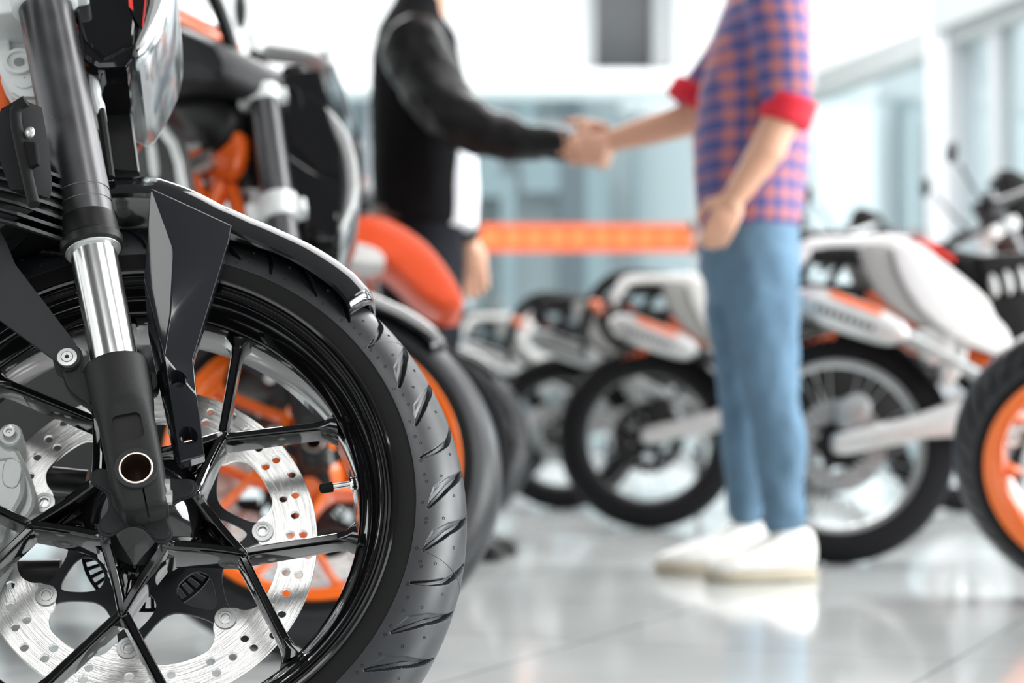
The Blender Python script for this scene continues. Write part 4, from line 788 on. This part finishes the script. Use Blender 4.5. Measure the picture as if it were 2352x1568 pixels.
# front of the right row: naked one with an orange wheel, turned the other way
b0 = copy_tree(hero, None)
for ch in list(b0.children):
    if ch.name.startswith('mudguard'):
        for q_ in list(ch.children_recursive): bpy.data.objects.remove(q_)
        bpy.data.objects.remove(ch)
recolour(b0, 'front_wheel', 'orange_wheel')
yaw = math.radians(150); Rz = Matrix.Rotation(yaw, 4, 'Z'); mw = hero.matrix_world.copy(); mw.translation = (0, 0, 0)
b0.matrix_world = Matrix.Translation((1.19, 3.86, 0)) @ Rz @ mw
tag(b0, 'motorcycle with an orange wheel cut off by the right edge of the picture', 'motorcycle', None)
if 'group' in b0: del b0['group']
# ================================================================ the right row of supermotos
sm = empty('motorcycle', (0, 0, 0)); smx_body(sm, Matrix.Identity(4), 'rim_silver'); 
TF = Matrix.Translation((1.46, 0, .287)) @ QW; smx_front(sm, TF, math.radians(27), 'rim_silver')
oc = np.array([w3(770, 520), w3(810, 500), w3(850, 493), w3(890, 500), w3(940, 527), w3(990, 566), w3(1030, 618), w3(1060, 672), w3(1066, 698), w3(1050, 707), w3(1010, 704), w3(960, 676), w3(905, 615), w3(870, 592), w3(780, 575)])
high_fender(sm, TF, [(x * .98 + .04, y * .98) for x, y in oc])
def place(o, x, y, yaw, label, lean=3):
    o.matrix_world = Matrix.Translation((x, y, 0)) @ Matrix.Rotation(math.radians(yaw), 4, 'Z') @ Matrix.Rotation(math.radians(-lean), 4, 'X')
    tag(o, label, 'motorcycle', 'motorcycles parked in a row on the right')
place(sm, .797, 4.80, -4, 'white and orange supermoto motorcycle with pale rim right behind the man in jeans')
m2 = copy_tree(sm, None, {'rim_silver': 'satin_black', 'silver_dark': 'satin_black'}); place(m2, .43, 6.16, -5, 'white tailed motorcycle whose rear wheel shows left of the blue jeans')
m3 = copy_tree(sm, None, {'white_plastic': 'satin_black', 'rim_silver': 'satin_black', 'silver': 'silver_dark', 'orange': 'satin_black'}); place(m3, .19, 7.35, -6, 'dark motorcycle whose rear wheel peeks out behind the white tailed one')
m4 = copy_tree(sm, None, {'rim_silver': 'satin_black', 'orange': 'satin_black'}); place(m4, -.10, 8.7, -7, 'farthest motorcycle of the right row, just right of the grey tyres')
bpy.context.view_layer.update()

# ================================================================ people
def PX(px, py, y): d = ray(px, py); return CAMO + d * (y / d[1])
def limb(g, P, r, n=18, sx=1.0): 
    P = np.asarray(P, float); r = list(r); g.tube(P, r, n, sx=sx)
    g.ell(P[0], (r[0],) * 3, 10); g.ell(P[-1], (r[-1],) * 3, 10)
def lofty(g, secs, n=40):          # secs: (centre, half x, half y, exponent)
    R = []
    for c, a, b, e in secs:
        t = np.arange(n) * 2 * PI / n; x = np.abs(np.cos(t)) ** (2 / e) * np.sign(np.cos(t)) * a; y = np.abs(np.sin(t)) ** (2 / e) * np.sign(np.sin(t)) * b; R.append(np.stack([c[0] + x, c[1] + y, np.full(n, c[2])], -1))
    g.rings(R)
def fuse(name, g, m, loc, vox=.006, smooth=6, parent=None, folds=0):
    o = obj(name, g, m, None, None, 60, loc=loc, clean=True); r = o.modifiers.new('r', 'REMESH'); r.mode = 'VOXEL'; r.voxel_size = vox; s_ = o.modifiers.new('s', 'SMOOTH'); s_.iterations = smooth; s_.factor = .5
    if folds:
        tx = bpy.data.textures.new('folds', 'CLOUDS'); tx.noise_scale = .09; dm = o.modifiers.new('d', 'DISPLACE'); dm.texture = tx; dm.strength = folds; dm.mid_level = .5; s2 = o.modifiers.new('s2', 'SMOOTH'); s2.iterations = 2
    bpy.context.view_layer.update(); dg = bpy.context.evaluated_depsgraph_get(); me = bpy.data.meshes.new_from_object(o.evaluated_get(dg)); o.modifiers.clear(); old = o.data; o.data = me; me.name = name; bpy.data.meshes.remove(old); me.shade_smooth()
    if parent is not None: o.parent = parent; o.location = (0, 0, 0)
    return o
def hand(g, wrist, dirv, palm_n, curl, thumb_side, size=1.0, spread=.3):
    """palm, four bent fingers of unequal length and a thumb; curl in radians per joint towards the palm normal"""
    d = np.array(dirv, float); d /= np.linalg.norm(d); pn = np.array(palm_n, float); pn -= d * (pn @ d); pn /= np.linalg.norm(pn); sd = np.cross(d, pn) * thumb_side
    w_ = np.array(wrist, float); k = size; Rm = np.stack([d, sd, pn], 1)
    g.ell(w_ + d * .045 * k, (.050 * k, .040 * k, .016 * k), 12, R=Rm); g.tube([w_ - d * .02, w_ + d * .03 * k], [.026 * k, .027 * k], 14)
    for i, (off, ln) in enumerate(((.030, .072), (.010, .080), (-.010, .074), (-.028, .058))):
        p = w_ + d * .075 * k + sd * off * k; P = [p - d * .02 * k, p]; v = d.copy(); 
        for j, f_ in enumerate((.42, .32, .26)):
            a = curl * (1 + .15 * i * .3) * (1, 1.2, .8)[j]; v = v * math.cos(a) + pn * math.sin(a) if j == 0 else (lambda u_: u_ * math.cos(a) + np.cross(sd * thumb_side, u_) * math.sin(a) * (1 if np.dot(np.cross(sd * thumb_side, d), pn) > 0 else -1))(v)
            P.append(P[-1] + v * ln * f_ * k)
        g.tube(P, [.0092 * k, .0092 * k, .0088 * k, .0080 * k, .0068 * k], 10); g.ell(P[-1], (.0068 * k,) * 3, 8)
    p = w_ + d * .022 * k + sd * .026 * k; t1 = p + (d * .5 + sd * .75 + pn * .25) * .035 * k; t2 = t1 + (d * .85 + sd * .25 + pn * .4) * .030 * k; t3 = t2 + (d * .9 + pn * .45) * .022 * k
    g.tube([p, t1, t2, t3], [.015 * k, .0125 * k, .0105 * k, .0085 * k], 10); g.ell(t3, (.0085 * k,) * 3, 8)
def head(g, c, fx, r=1.0):
    c = np.array(c, float); f = np.array([fx, 0, 0.]); 
    g.ell(c + [0, 0, .035], (.098 * r, .077 * r, .095 * r), 16); g.ell(c + f * .030 + [0, 0, -.045], (.070 * r, .062 * r, .080 * r), 14); g.ell(c + f * .075 + [0, 0, -.085], (.026, .028, .022), 10)
    g.tube([c + f * .088 + [0, 0, .025], c + f * .112 + [0, 0, -.018], c + f * .100 + [0, 0, -.028]], [.009, .014, .012], 10)
    for s in (1, -1): g.ell(c + np.array([-.005 * fx, s * .078, -.01]), (.018, .008, .030), 10); g.ell(c + f * .082 + [0, s * .032, .020], (.014, .018, .008), 8); g.ell(c + f * .085 + [0, s * .030, .006], (.010, .012, .009), 8)
    g.ell(c + f * .098 + [0, 0, -.050], (.010, .024, .005), 8); g.ell(c + f * .097 + [0, 0, -.061], (.010, .021, .006), 8)
def eyes(c, fx, loc, parent):
    g = G(); c = np.array(c, float)
    for s in (1, -1): g.ell(c + [fx * .0905, s * .031, .007], (.006, .010, .006), 8, mi=0); g.ell(c + [fx * .0945, s * .031, .007], (.003, .004, .004), 8, mi=1)
    o = obj('eyes', g, ['white_cotton', 'hair_brown'], None, None, 60, loc=loc); o.parent = parent; o.location = (0, 0, 0)
def shoe(g, gs, heel, toe, h=.10):
    heel = np.array(heel, float); toe = np.array(toe, float); d = toe - heel; L = np.linalg.norm(d); d /= L; s = np.array([-d[1], d[0], 0])
    def sec(t, hw, z0, z1, n=20, e=2.6):
        o = []
        for j in range(n): q = j * 2 * PI / n; cx = abs(math.cos(q)) ** (2 / e) * math.copysign(1, math.cos(q)); sz = abs(math.sin(q)) ** (2 / e) * math.copysign(1, math.sin(q)); o.append(heel + d * (t * L) + s * cx * hw + np.array([0, 0, (z0 + z1) / 2 + sz * (z1 - z0) / 2]))
        return o
    g.rings([sec(-.01, .020, .03, h * .85), sec(.03, .032, .02, h), sec(.18, .037, .018, h * 1.05), sec(.32, .040, .018, h * 1.0), sec(.45, .043, .018, h * .82), sec(.62, .047, .018, h * .66), sec(.80, .048, .018, h * .52), sec(.93, .038, .018, h * .42), sec(.99, .020, .02, h * .34)])
    gs.rings([sec(-.02, .022, 0, .026, e=5), sec(.03, .036, 0, .026, e=5), sec(.3, .041, 0, .026, e=5), sec(.6, .049, 0, .026, e=5), sec(.82, .050, 0, .026, e=5), sec(.95, .040, 0, .027, e=5), sec(1.01, .020, .004, .028, e=5)])
# --- man in the plaid shirt
Y = 4.42; L2 = PX(1740, 1300, Y); L2[2] = 0
g = G(); g.ell(PX(1700, -170, Y), (.05, .05, .05)); HC = PX(1690, -215, 4.42); head(g, HC, -1); g.tube([PX(1745, -40, Y), PX(1715, -150, Y)], [.062, .056], 20)
lofty(g, [(PX(1720, 640, Y), .10, .15, 2), (PX(1722, 520, Y), .10, .15, 2.2), (PX(1722, 300, Y), .105, .15, 2.2), (PX(1740, 120, Y), .10, .16, 2.2), (PX(1758, 10, Y), .085, .16, 2.2), (PX(1755, -35, Y), .06, .10, 2)])
limb(g, [PX(1780, 20, 4.24), PX(1812, 235, 4.17), PX(1762, 345, 4.17), PX(1692, 445, 4.19)], [.045, .043, .039, .027]); hand(g, PX(1688, 452, 4.19), [-.42, .0, -.9], [0, 1, 0], .28, -1, .86)
limb(g, [PX(1730, 20, 4.62), PX(1618, 215, 4.68), PX(1590, 272, 4.68), PX(1490, 300, 4.69), PX(1400, 324, 4.70)], [.045, .045, .042, .036, .027])
hand(g, PX(1396, 326, 4.70), [-1, 0, -.22], [0, -1, 0], .62, 1, 1.05)
for a, b, c in ((PX(1745, 600, 4.34), PX(1768, 860, 4.33), PX(1800, 1215, 4.35)), (PX(1700, 600, 4.52), PX(1708, 860, 4.53), PX(1708, 1195, 4.56))): limb(g, [a, b, c], [.056, .030, .026])
for P_ in ((PX(1835, 1290, 4.35), PX(1660, 1310, 4.30)), (PX(1740, 1285, 4.56), PX(1560, 1290, 4.52))):
    a, b = np.array(P_[0]), np.array(P_[1]); a[2] = .055; b[2] = .035; limb(g, [a, a * .5 + b * .5, b], [.032, .030, .022])
p2 = fuse('person', g, 'skin', L2, .0055, 3)
tag(p2, 'person in a red and blue plaid shirt, faded blue jeans and white sneakers, shaking hands', 'person')
eyes(HC, -1, L2, p2)
g = G(); g.ell(HC + [.012, 0, .055], (.108, .088, .088), 16); g.ell(HC + [.055, 0, -.01], (.06, .08, .07), 14); fuse('hair', g, 'hair_brown', L2, .008, 3, p2)
g = G(); lofty(g, [(PX(1722, 528, Y), .108, .168, 2.3), (PX(1722, 515, Y), .113, .172, 2.3), (PX(1722, 400, Y), .124, .176, 2.3), (PX(1724, 300, Y), .127, .180, 2.3), (PX(1732, 200, Y), .124, .185, 2.3), (PX(1745, 100, Y), .112, .190, 2.3), (PX(1756, 30, Y), .098, .195, 2.3), (PX(1762, -15, Y), .085, .180, 2.2), (PX(1762, -55, Y), .066, .10, 2), (PX(1748, -85, Y), .060, .066, 2)])
limb(g, [PX(1782, 15, 4.235), PX(1795, 110, 4.19), PX(1808, 232, 4.17)], [.070, .062, .055]); limb(g, [PX(1740, 15, 4.63), PX(1690, 110, 4.66), PX(1606, 225, 4.68)], [.066, .060, .056])
fuse('shirt', g, 'plaid_cotton', L2, .009, 5, p2, .012)
for a, b in ((PX(1818, 224, 4.17), PX(1800, 284, 4.17)), (PX(1600, 205, 4.68), PX(1572, 242, 4.68))): g = G(); g.tube([a, b], [.060, .057], 28); fuse('shirt_cuff', g, 'red_cuff', L2, .006, 3, p2)
g = G(); lofty(g, [(PX(1722, 690, Y), .09, .15, 2.2), (PX(1722, 620, Y), .112, .165, 2.2), (PX(1724, 540, Y), .108, .165, 2.2), (PX(1724, 490, Y), .102, .158, 2.2)])
limb(g, [PX(1742, 610, 4.34), PX(1750, 720, 4.335), PX(1766, 850, 4.33), PX(1782, 960, 4.34), PX(1794, 1080, 4.35), PX(1800, 1185, 4.35)], [.092, .082, .066, .060, .054, .050], 22)
limb(g, [PX(1702, 610, 4.52), PX(1702, 720, 4.525), PX(1708, 850, 4.53), PX(1712, 960, 4.54), PX(1712, 1080, 4.55), PX(1712, 1165, 4.56)], [.090, .080, .064, .058, .052, .048], 22)
fuse('jeans', g, 'denim', L2, .008, 3, p2, .024)
for hl, to in (((1865, 4.36), (1625, 4.29)), ((1765, 4.575), (1510, 4.51))):
    a = PX(hl[0], 1300, hl[1]); b = PX(to[0], 1300, to[1]); a[2] = b[2] = 0; g = G(); gs = G(); shoe(g, gs, a, b, .115)
    o = fuse('sneaker', g, 'sneaker_white', L2, .006, 3, p2); so = obj('sole', gs, 'sole_tan', None, None, 40, loc=L2); so.parent = o; so.location = (0, 0, 0)
# --- man in the black jacket
Y = 5.0; L1 = PX(965, 1270, Y); L1[2] = 0
g = G(); HC = PX(1010, -128, 5.0); head(g, HC, 1); g.tube([PX(962, 70, Y), PX(985, -50, Y)], [.064, .057], 20)
lofty(g, [(PX(963, 600, Y), .10, .15, 2), (PX(963, 480, Y), .10, .15, 2.2), (PX(963, 300, Y), .105, .15, 2.2), (PX(958, 180, Y), .10, .16, 2.2), (PX(952, 100, Y), .085, .16, 2.2), (PX(955, 60, Y), .06, .10, 2)])
limb(g, [PX(955, 130, 4.80), PX(1050, 275, 4.72), PX(1180, 315, 4.69), PX(1292, 333, 4.68)], [.045, .043, .036, .027]); hand(g, PX(1298, 334, 4.668), [1, 0, -.16], [0, 1, 0], .60, 1, 1.08)
limb(g, [PX(965, 130, 5.2), PX(1020, 350, 5.24), PX(1078, 550, 5.2)], [.045, .038, .027]); hand(g, PX(1080, 555, 5.2), [.12, 0, -1], [0, -1, 0], .25, 1, 1.05)
for a, b, c in ((PX(950, 560, 4.91), PX(960, 880, 4.90), PX(960, 1210, 4.92)), (PX(975, 560, 5.09), PX(985, 880, 5.1), PX(985, 1200, 5.1))): limb(g, [a, b, c], [.056, .030, .026])
for xx, yy in ((950, 4.92), (980, 5.1)):
    a, b = PX(xx, 1240, yy), PX(xx + 130, 1240, yy - .04); a[2] = .055; b[2] = .035; limb(g, [a, a * .5 + b * .5, b], [.032, .030, .022])
p1 = fuse('person', g, 'skin', L1, .0055, 3); tag(p1, 'person in a black jacket with shiny leather sleeve reaching out to shake hands', 'person'); eyes(HC, 1, L1, p1)
g = G(); g.ell(HC + [-.012, 0, .055], (.108, .088, .088), 16); g.ell(HC + [-.055, 0, -.01], (.06, .08, .07), 14); fuse('hair', g, 'hair_brown', L1, .008, 3, p1)
g = G(); lofty(g, [(PX(966, 524, Y), .112, .175, 2.3), (PX(964, 500, Y), .120, .181, 2.3), (PX(963, 400, Y), .123, .182, 2.3), (PX(964, 300, Y), .125, .186, 2.3), (PX(961, 210, Y), .121, .192, 2.3), (PX(956, 130, Y), .112, .204, 2.3), (PX(951, 75, Y), .094, .195, 2.2), (PX(951, 35, Y), .072, .13, 2), (PX(960, 2, Y), .062, .074, 2), (PX(966, -18, Y), .058, .066, 2)]); g.tube([PX(1000, 30, 4.93), PX(1030, 90, 4.91), PX(1046, 150, 4.92)], [.012, .026, .012], 10)
jk = fuse('jacket', g, 'black_cloth', L1, .009, 4, p1, .01)
g = G(); limb(g, [PX(950, 112, 4.80), PX(990, 190, 4.76), PX(1038, 262, 4.72), PX(1110, 302, 4.70), PX(1200, 324, 4.69), PX(1290, 336, 4.68)], [.082, .080, .074, .060, .047, .039], 24); limb(g, [PX(962, 128, 5.2), PX(1005, 300, 5.25), PX(1045, 420, 5.24), PX(1072, 530, 5.2)], [.076, .062, .052, .042], 22); fuse('jacket_sleeves', g, 'black_leather', L1, .007, 2, p1, .034)
g = G(); lofty(g, [(PX(1000, 528, Y), .104, .13, 2.4), (PX(1000, 515, Y), .108, .135, 2.4), (PX(1000, 440, Y), .112, .135, 2.4), (PX(998, 345, Y), .108, .13, 2.4), (PX(985, 220, Y), .08, .12, 2.4)]); fuse('t_shirt', g, 'white_cotton', L1, .008, 4, p1)
g = G(); lofty(g, [(PX(965, 700, Y), .10, .15, 2.2), (PX(965, 600, Y), .115, .17, 2.2), (PX(965, 530, Y), .112, .165, 2.2), (PX(964, 480, Y), .106, .16, 2.2)])
limb(g, [PX(955, 600, 4.91), PX(960, 880, 4.90), PX(960, 1190, 4.92)], [.098, .068, .052], 22); limb(g, [PX(985, 600, 5.09), PX(990, 880, 5.1), PX(985, 1190, 5.1)], [.098, .068, .052], 22); fuse('trousers', g, 'navy_cloth', L1, .008, 4, p1, .012)
g = G(); a = PX(958, 500, Y); lofty(g, [(a - [0, 0, .018], .120, .176, 2.3), (a + [0, 0, .018], .119, .175, 2.3)]); o = obj('belt', g, 'belt_brown', None, None, 40, loc=L1); o.parent = p1; o.location = (0, 0, 0)
for xx, yy in ((905, 4.93), (935, 5.11)):
    a = PX(xx, 1240, yy); b = PX(xx + 250, 1240, yy - .05); a[2] = b[2] = 0; g = G(); gs = G(); shoe(g, gs, a, b, .11)
    o = fuse('shoe', g, 'black_leather', L1, .006, 3, p1); so = obj('sole', gs, 'satin_black', None, None, 40, loc=L1); so.parent = o; so.location = (0, 0, 0)

# ================================================================ the showroom
def floor_mat():
    m = mat('polished_tiles', (.76, .79, .78), .09, 0, 0, .6); n = m.node_tree; b = n.nodes['Principled BSDF']
    t = n.nodes.new('ShaderNodeTexCoord'); mp = n.nodes.new('ShaderNodeMapping'); mp.inputs['Rotation'].default_value = (0, 0, math.radians(24)); mp.inputs['Scale'].default_value = (1, 1, 1); n.links.new(t.outputs['Object'], mp.inputs[0])
    k = n.nodes.new('ShaderNodeTexBrick'); k.offset = 0; k.inputs['Scale'].default_value = 1; k.inputs['Brick Width'].default_value = .6; k.inputs['Row Height'].default_value = .6; k.inputs['Mortar Size'].default_value = .003
    k.inputs['Color1'].default_value = (.78, .81, .80, 1); k.inputs['Color2'].default_value = (.72, .75, .74, 1); k.inputs['Mortar'].default_value = (.42, .44, .44, 1); n.links.new(mp.outputs[0], k.inputs['Vector'])
    x = n.nodes.new('ShaderNodeTexNoise'); x.inputs['Scale'].default_value = 2.2; x.inputs['Detail'].default_value = 5; n.links.new(t.outputs['Object'], x.inputs['Vector'])
    mx = n.nodes.new('ShaderNodeMix'); mx.data_type = 'RGBA'; mx.blend_type = 'MULTIPLY'; mx.inputs[0].default_value = .25; n.links.new(k.outputs[0], mx.inputs[6]); n.links.new(x.outputs[0], mx.inputs[7]); n.links.new(mx.outputs[2], b.inputs['Base Color'])
    b.inputs['Specular IOR Level'].default_value = .9
floor_mat()
mat('wall_white', (.88, .89, .89), .6); mat('beam_white', (.84, .86, .86), .5); mat('beam_grey', (.34, .36, .36), .5); mat('column_grey', (.50, .51, .53), .5); mat('frame_grey', (.36, .38, .39), .45); mat('dark_pane', (.06, .07, .075), .15)
mat('tape_orange', (.72, .11, .02), .6); mat('tape_mark', (.80, .22, .06), .6); mat('pavement', (.55, .57, .57), .8); mat('ceiling_dark', (.10, .10, .105), .7); mat('cladding_white', (.9, .93, .95), .6); mat('cladding_pale', (.60, .66, .675), .6); mat('cladding_blue', (.31, .385, .41), .6); mat('cladding_dark', (.14, .17, .19), .5)
def struct(name, g, m, **k): o = obj(name, g, m, None, None, 30, clean=True, **k); o['kind'] = 'structure'; return o
g = G(); g.box((2, 9, -.05), (9, 13, .05)); struct('floor', g, 'polished_tiles')
D = 13.0; ZB = 2.42
def xz(px, py, y): p = PX(px, py, y); return p[0], p[2]
x0 = PX(560, 200, D)[0]; xc = 2.02
# back wall: white upper wall with a dark window, glass below the beam
zt = PX(0, 168, D)[2]; zb = PX(0, 212, D)[2]; wx0, _ = xz(1368, 0, D); wx1, wz = xz(1500, 158, D)
g = G(); X0 = -7.0; ZT = 5.2
for (a, b, c, d_) in ((X0, wx0, zb, ZT), (wx1, xc + .1, zb, ZT), (wx0, wx1, zb, wz), (wx0, wx1, ZT - .6, ZT)): g.box(((a + b) / 2, D + .15, (c + d_) / 2), ((b - a) / 2, .15, (d_ - c) / 2))
struct('wall_back', g, 'wall_white')
g = G(); g.box(((wx0 + wx1) / 2, D + .2, (wz + ZT - .6) / 2), ((wx1 - wx0) / 2, .02, (ZT - .6 - wz) / 2)); w1 = struct('window_1', g, 'dark_pane')
g = G(); f0, _ = xz(1545, 0, D); g.box(((wx1 + f0) / 2, D - .03, (wz + ZT - .6) / 2), ((f0 - wx1) / 2, .04, (ZT - .6 - wz) / 2)); g.box((wx0 - .03, D - .03, (wz + ZT - .6) / 2), (.03, .03, (ZT - .6 - wz) / 2)); o = obj('window_frame', g, 'frame_grey', None, None, 30, clean=True); o.parent = w1
g = G(); g.box(((X0 + xc) / 2, D - .08, (zt + zb) / 2), ((xc - X0) / 2, .08, (zt - zb) / 2)); struct('trim_1', g, 'beam_white')
# glass facades: back and right
g = G(); g.box(((X0 + xc) / 2, D + .1, zb / 2), ((xc - X0) / 2, .01, zb / 2)); gl = struct('window_2', g, 'pane_glass')
g = G()
for px in (1078, 1600, 700, 850): x = PX(px, 500, D)[0]; g.box((x, D + .08, zb / 2), (.018, .03, zb / 2))
g.box(((X0 + xc) / 2, D + .08, .05), ((xc - X0) / 2, .03, .05)); o = obj('window_frame', g, 'frame_grey', None, None, 30, clean=True); o.parent = gl
pA = np.array([2.02, 13.0]); pB = np.array([2.57, 10.8]); dv = (pB - pA) / np.linalg.norm(pB - pA); nv = np.array([-dv[1], dv[0]])
def along(t0, t1, z0, z1, th, off=0):
    a = pA + dv * t0; b = pA + dv * t1; c = (a + b) / 2 + nv * off; R = np.array([[dv[0], nv[0], 0], [dv[1], nv[1], 0], [0, 0, 1.]]); gg = G(); gg.box((c[0], c[1], (z0 + z1) / 2), ((t1 - t0) / 2, th, (z1 - z0) / 2), R); return gg
LN = 11.0; zr = PX(1870, 185, 13.0)[2]
struct('window_3', along(0, LN, 0, zr, .01), 'pane_glass')
struct('trim_2', along(-.1, LN, zr - .14, zr + .02, .07), 'beam_grey')
g = along(1.85, 2.12, 0, zr + .5, .10); struct('column_1', g, 'column_grey'); g = along(2.5, 2.62, 0, zr - .1, .05); struct('column_2', g, 'frame_grey')
g = along(2.0, 3.2, zr - .06, zr + .16, .14); struct('trim_3', g, 'beam_grey')
struct('wall_right', along(-.1, LN, zr + .02, 5.2, .05, .05), 'wall_white')
g = G(); g.box((-7.1, 6, 2.6), (.1, 9, 2.6)); struct('wall_left', g, 'wall_white')
g = G(); g.box((0, 3.0, 5.3), (7.4, 11.6, .1)); struct('ceiling', g, 'ceiling_dark')
# orange strip stuck across the back glass
za, zc_ = PX(0, 512, D)[2], PX(0, 575, D)[2]; xa, xb = PX(1040, 540, D)[0], PX(1640, 540, D)[0]
g = G(); g.box(((xa + xb) / 2, D + .085, (za + zc_) / 2), ((xb - xa) / 2, .004, (za - zc_) / 2)); tp = obj('safety_strip', g, 'tape_orange', None, None, 30, clean=True, loc=((xa + xb) / 2, D + .085, zc_)); tag(tp, 'orange safety strip stuck across the glass behind the handshake', 'strip')
for i in range(11):
    x = xa + .05 + i * (xb - xa - .1) / 11; hh_ = (za - zc_) * .2; g = G(); g.box((x + .05, D + .0795, (za + zc_) / 2), (.045, .0014, hh_))
    o = obj('strip_marking', g, 'tape_mark', None, None, 30, clean=True, loc=((xa + xb) / 2, D + .085, zc_)); o.parent = tp; o.location = (0, 0, 0)
# outside: pavement and the clad building across
g = G(); g.box((2, 32, -.12), (26, 18, .05)); struct('ground_outside', g, 'pavement')
YB = 27.0
bd = empty('building', (1.5, YB, 0)); tag(bd, 'blue grey clad building seen blurred through the glass', 'building')
def clad(px0, px1, py0, py1, m, dep=0):
    a, b = PX(px0, py1, YB), PX(px1, py0, YB); z0 = max(0, a[2]) if py1 < 1000 else 0
    g = G(); g.box(((a[0] + b[0]) / 2, YB + .3 - dep, (z0 + b[2]) / 2), ((b[0] - a[0]) / 2, .25, (b[2] - z0) / 2)); o = obj('facade_panel', g, m, None, None, 30, clean=True, loc=(1.5, YB, 0)); o.parent = bd; o.location = (0, 0, 0)
clad(-200, 2700, 40, 1000, 'cladding_pale', -.6)
for x0_, x1_, y0_, y1_, m in ((1050, 1100, 60, 1000, 'cladding_blue'), (1100, 1150, 330, 450, 'cladding_blue'), (1185, 1232, 60, 330, 'cladding_blue'), (1150, 1185, 400, 1000, 'cladding_blue'), (1290, 1335, 60, 330, 'cladding_dark'), (1200, 1285, 340, 440, 'cladding_blue'), (1285, 1345, 340, 1000, 'cladding_dark'), (1345, 1400, 380, 1000, 'cladding_blue'), (1460, 1475, 60, 1000, 'cladding_blue'),
    (1870, 2015, 40, 1000, 'cladding_white'), (2075, 2110, 225, 1000, 'cladding_blue'), (2160, 2230, 230, 1000, 'cladding_blue'), (700, 760, 60, 1000, 'cladding_blue'), (820, 860, 60, 1000, 'cladding_dark')): clad(x0_, x1_, y0_, y1_, m)
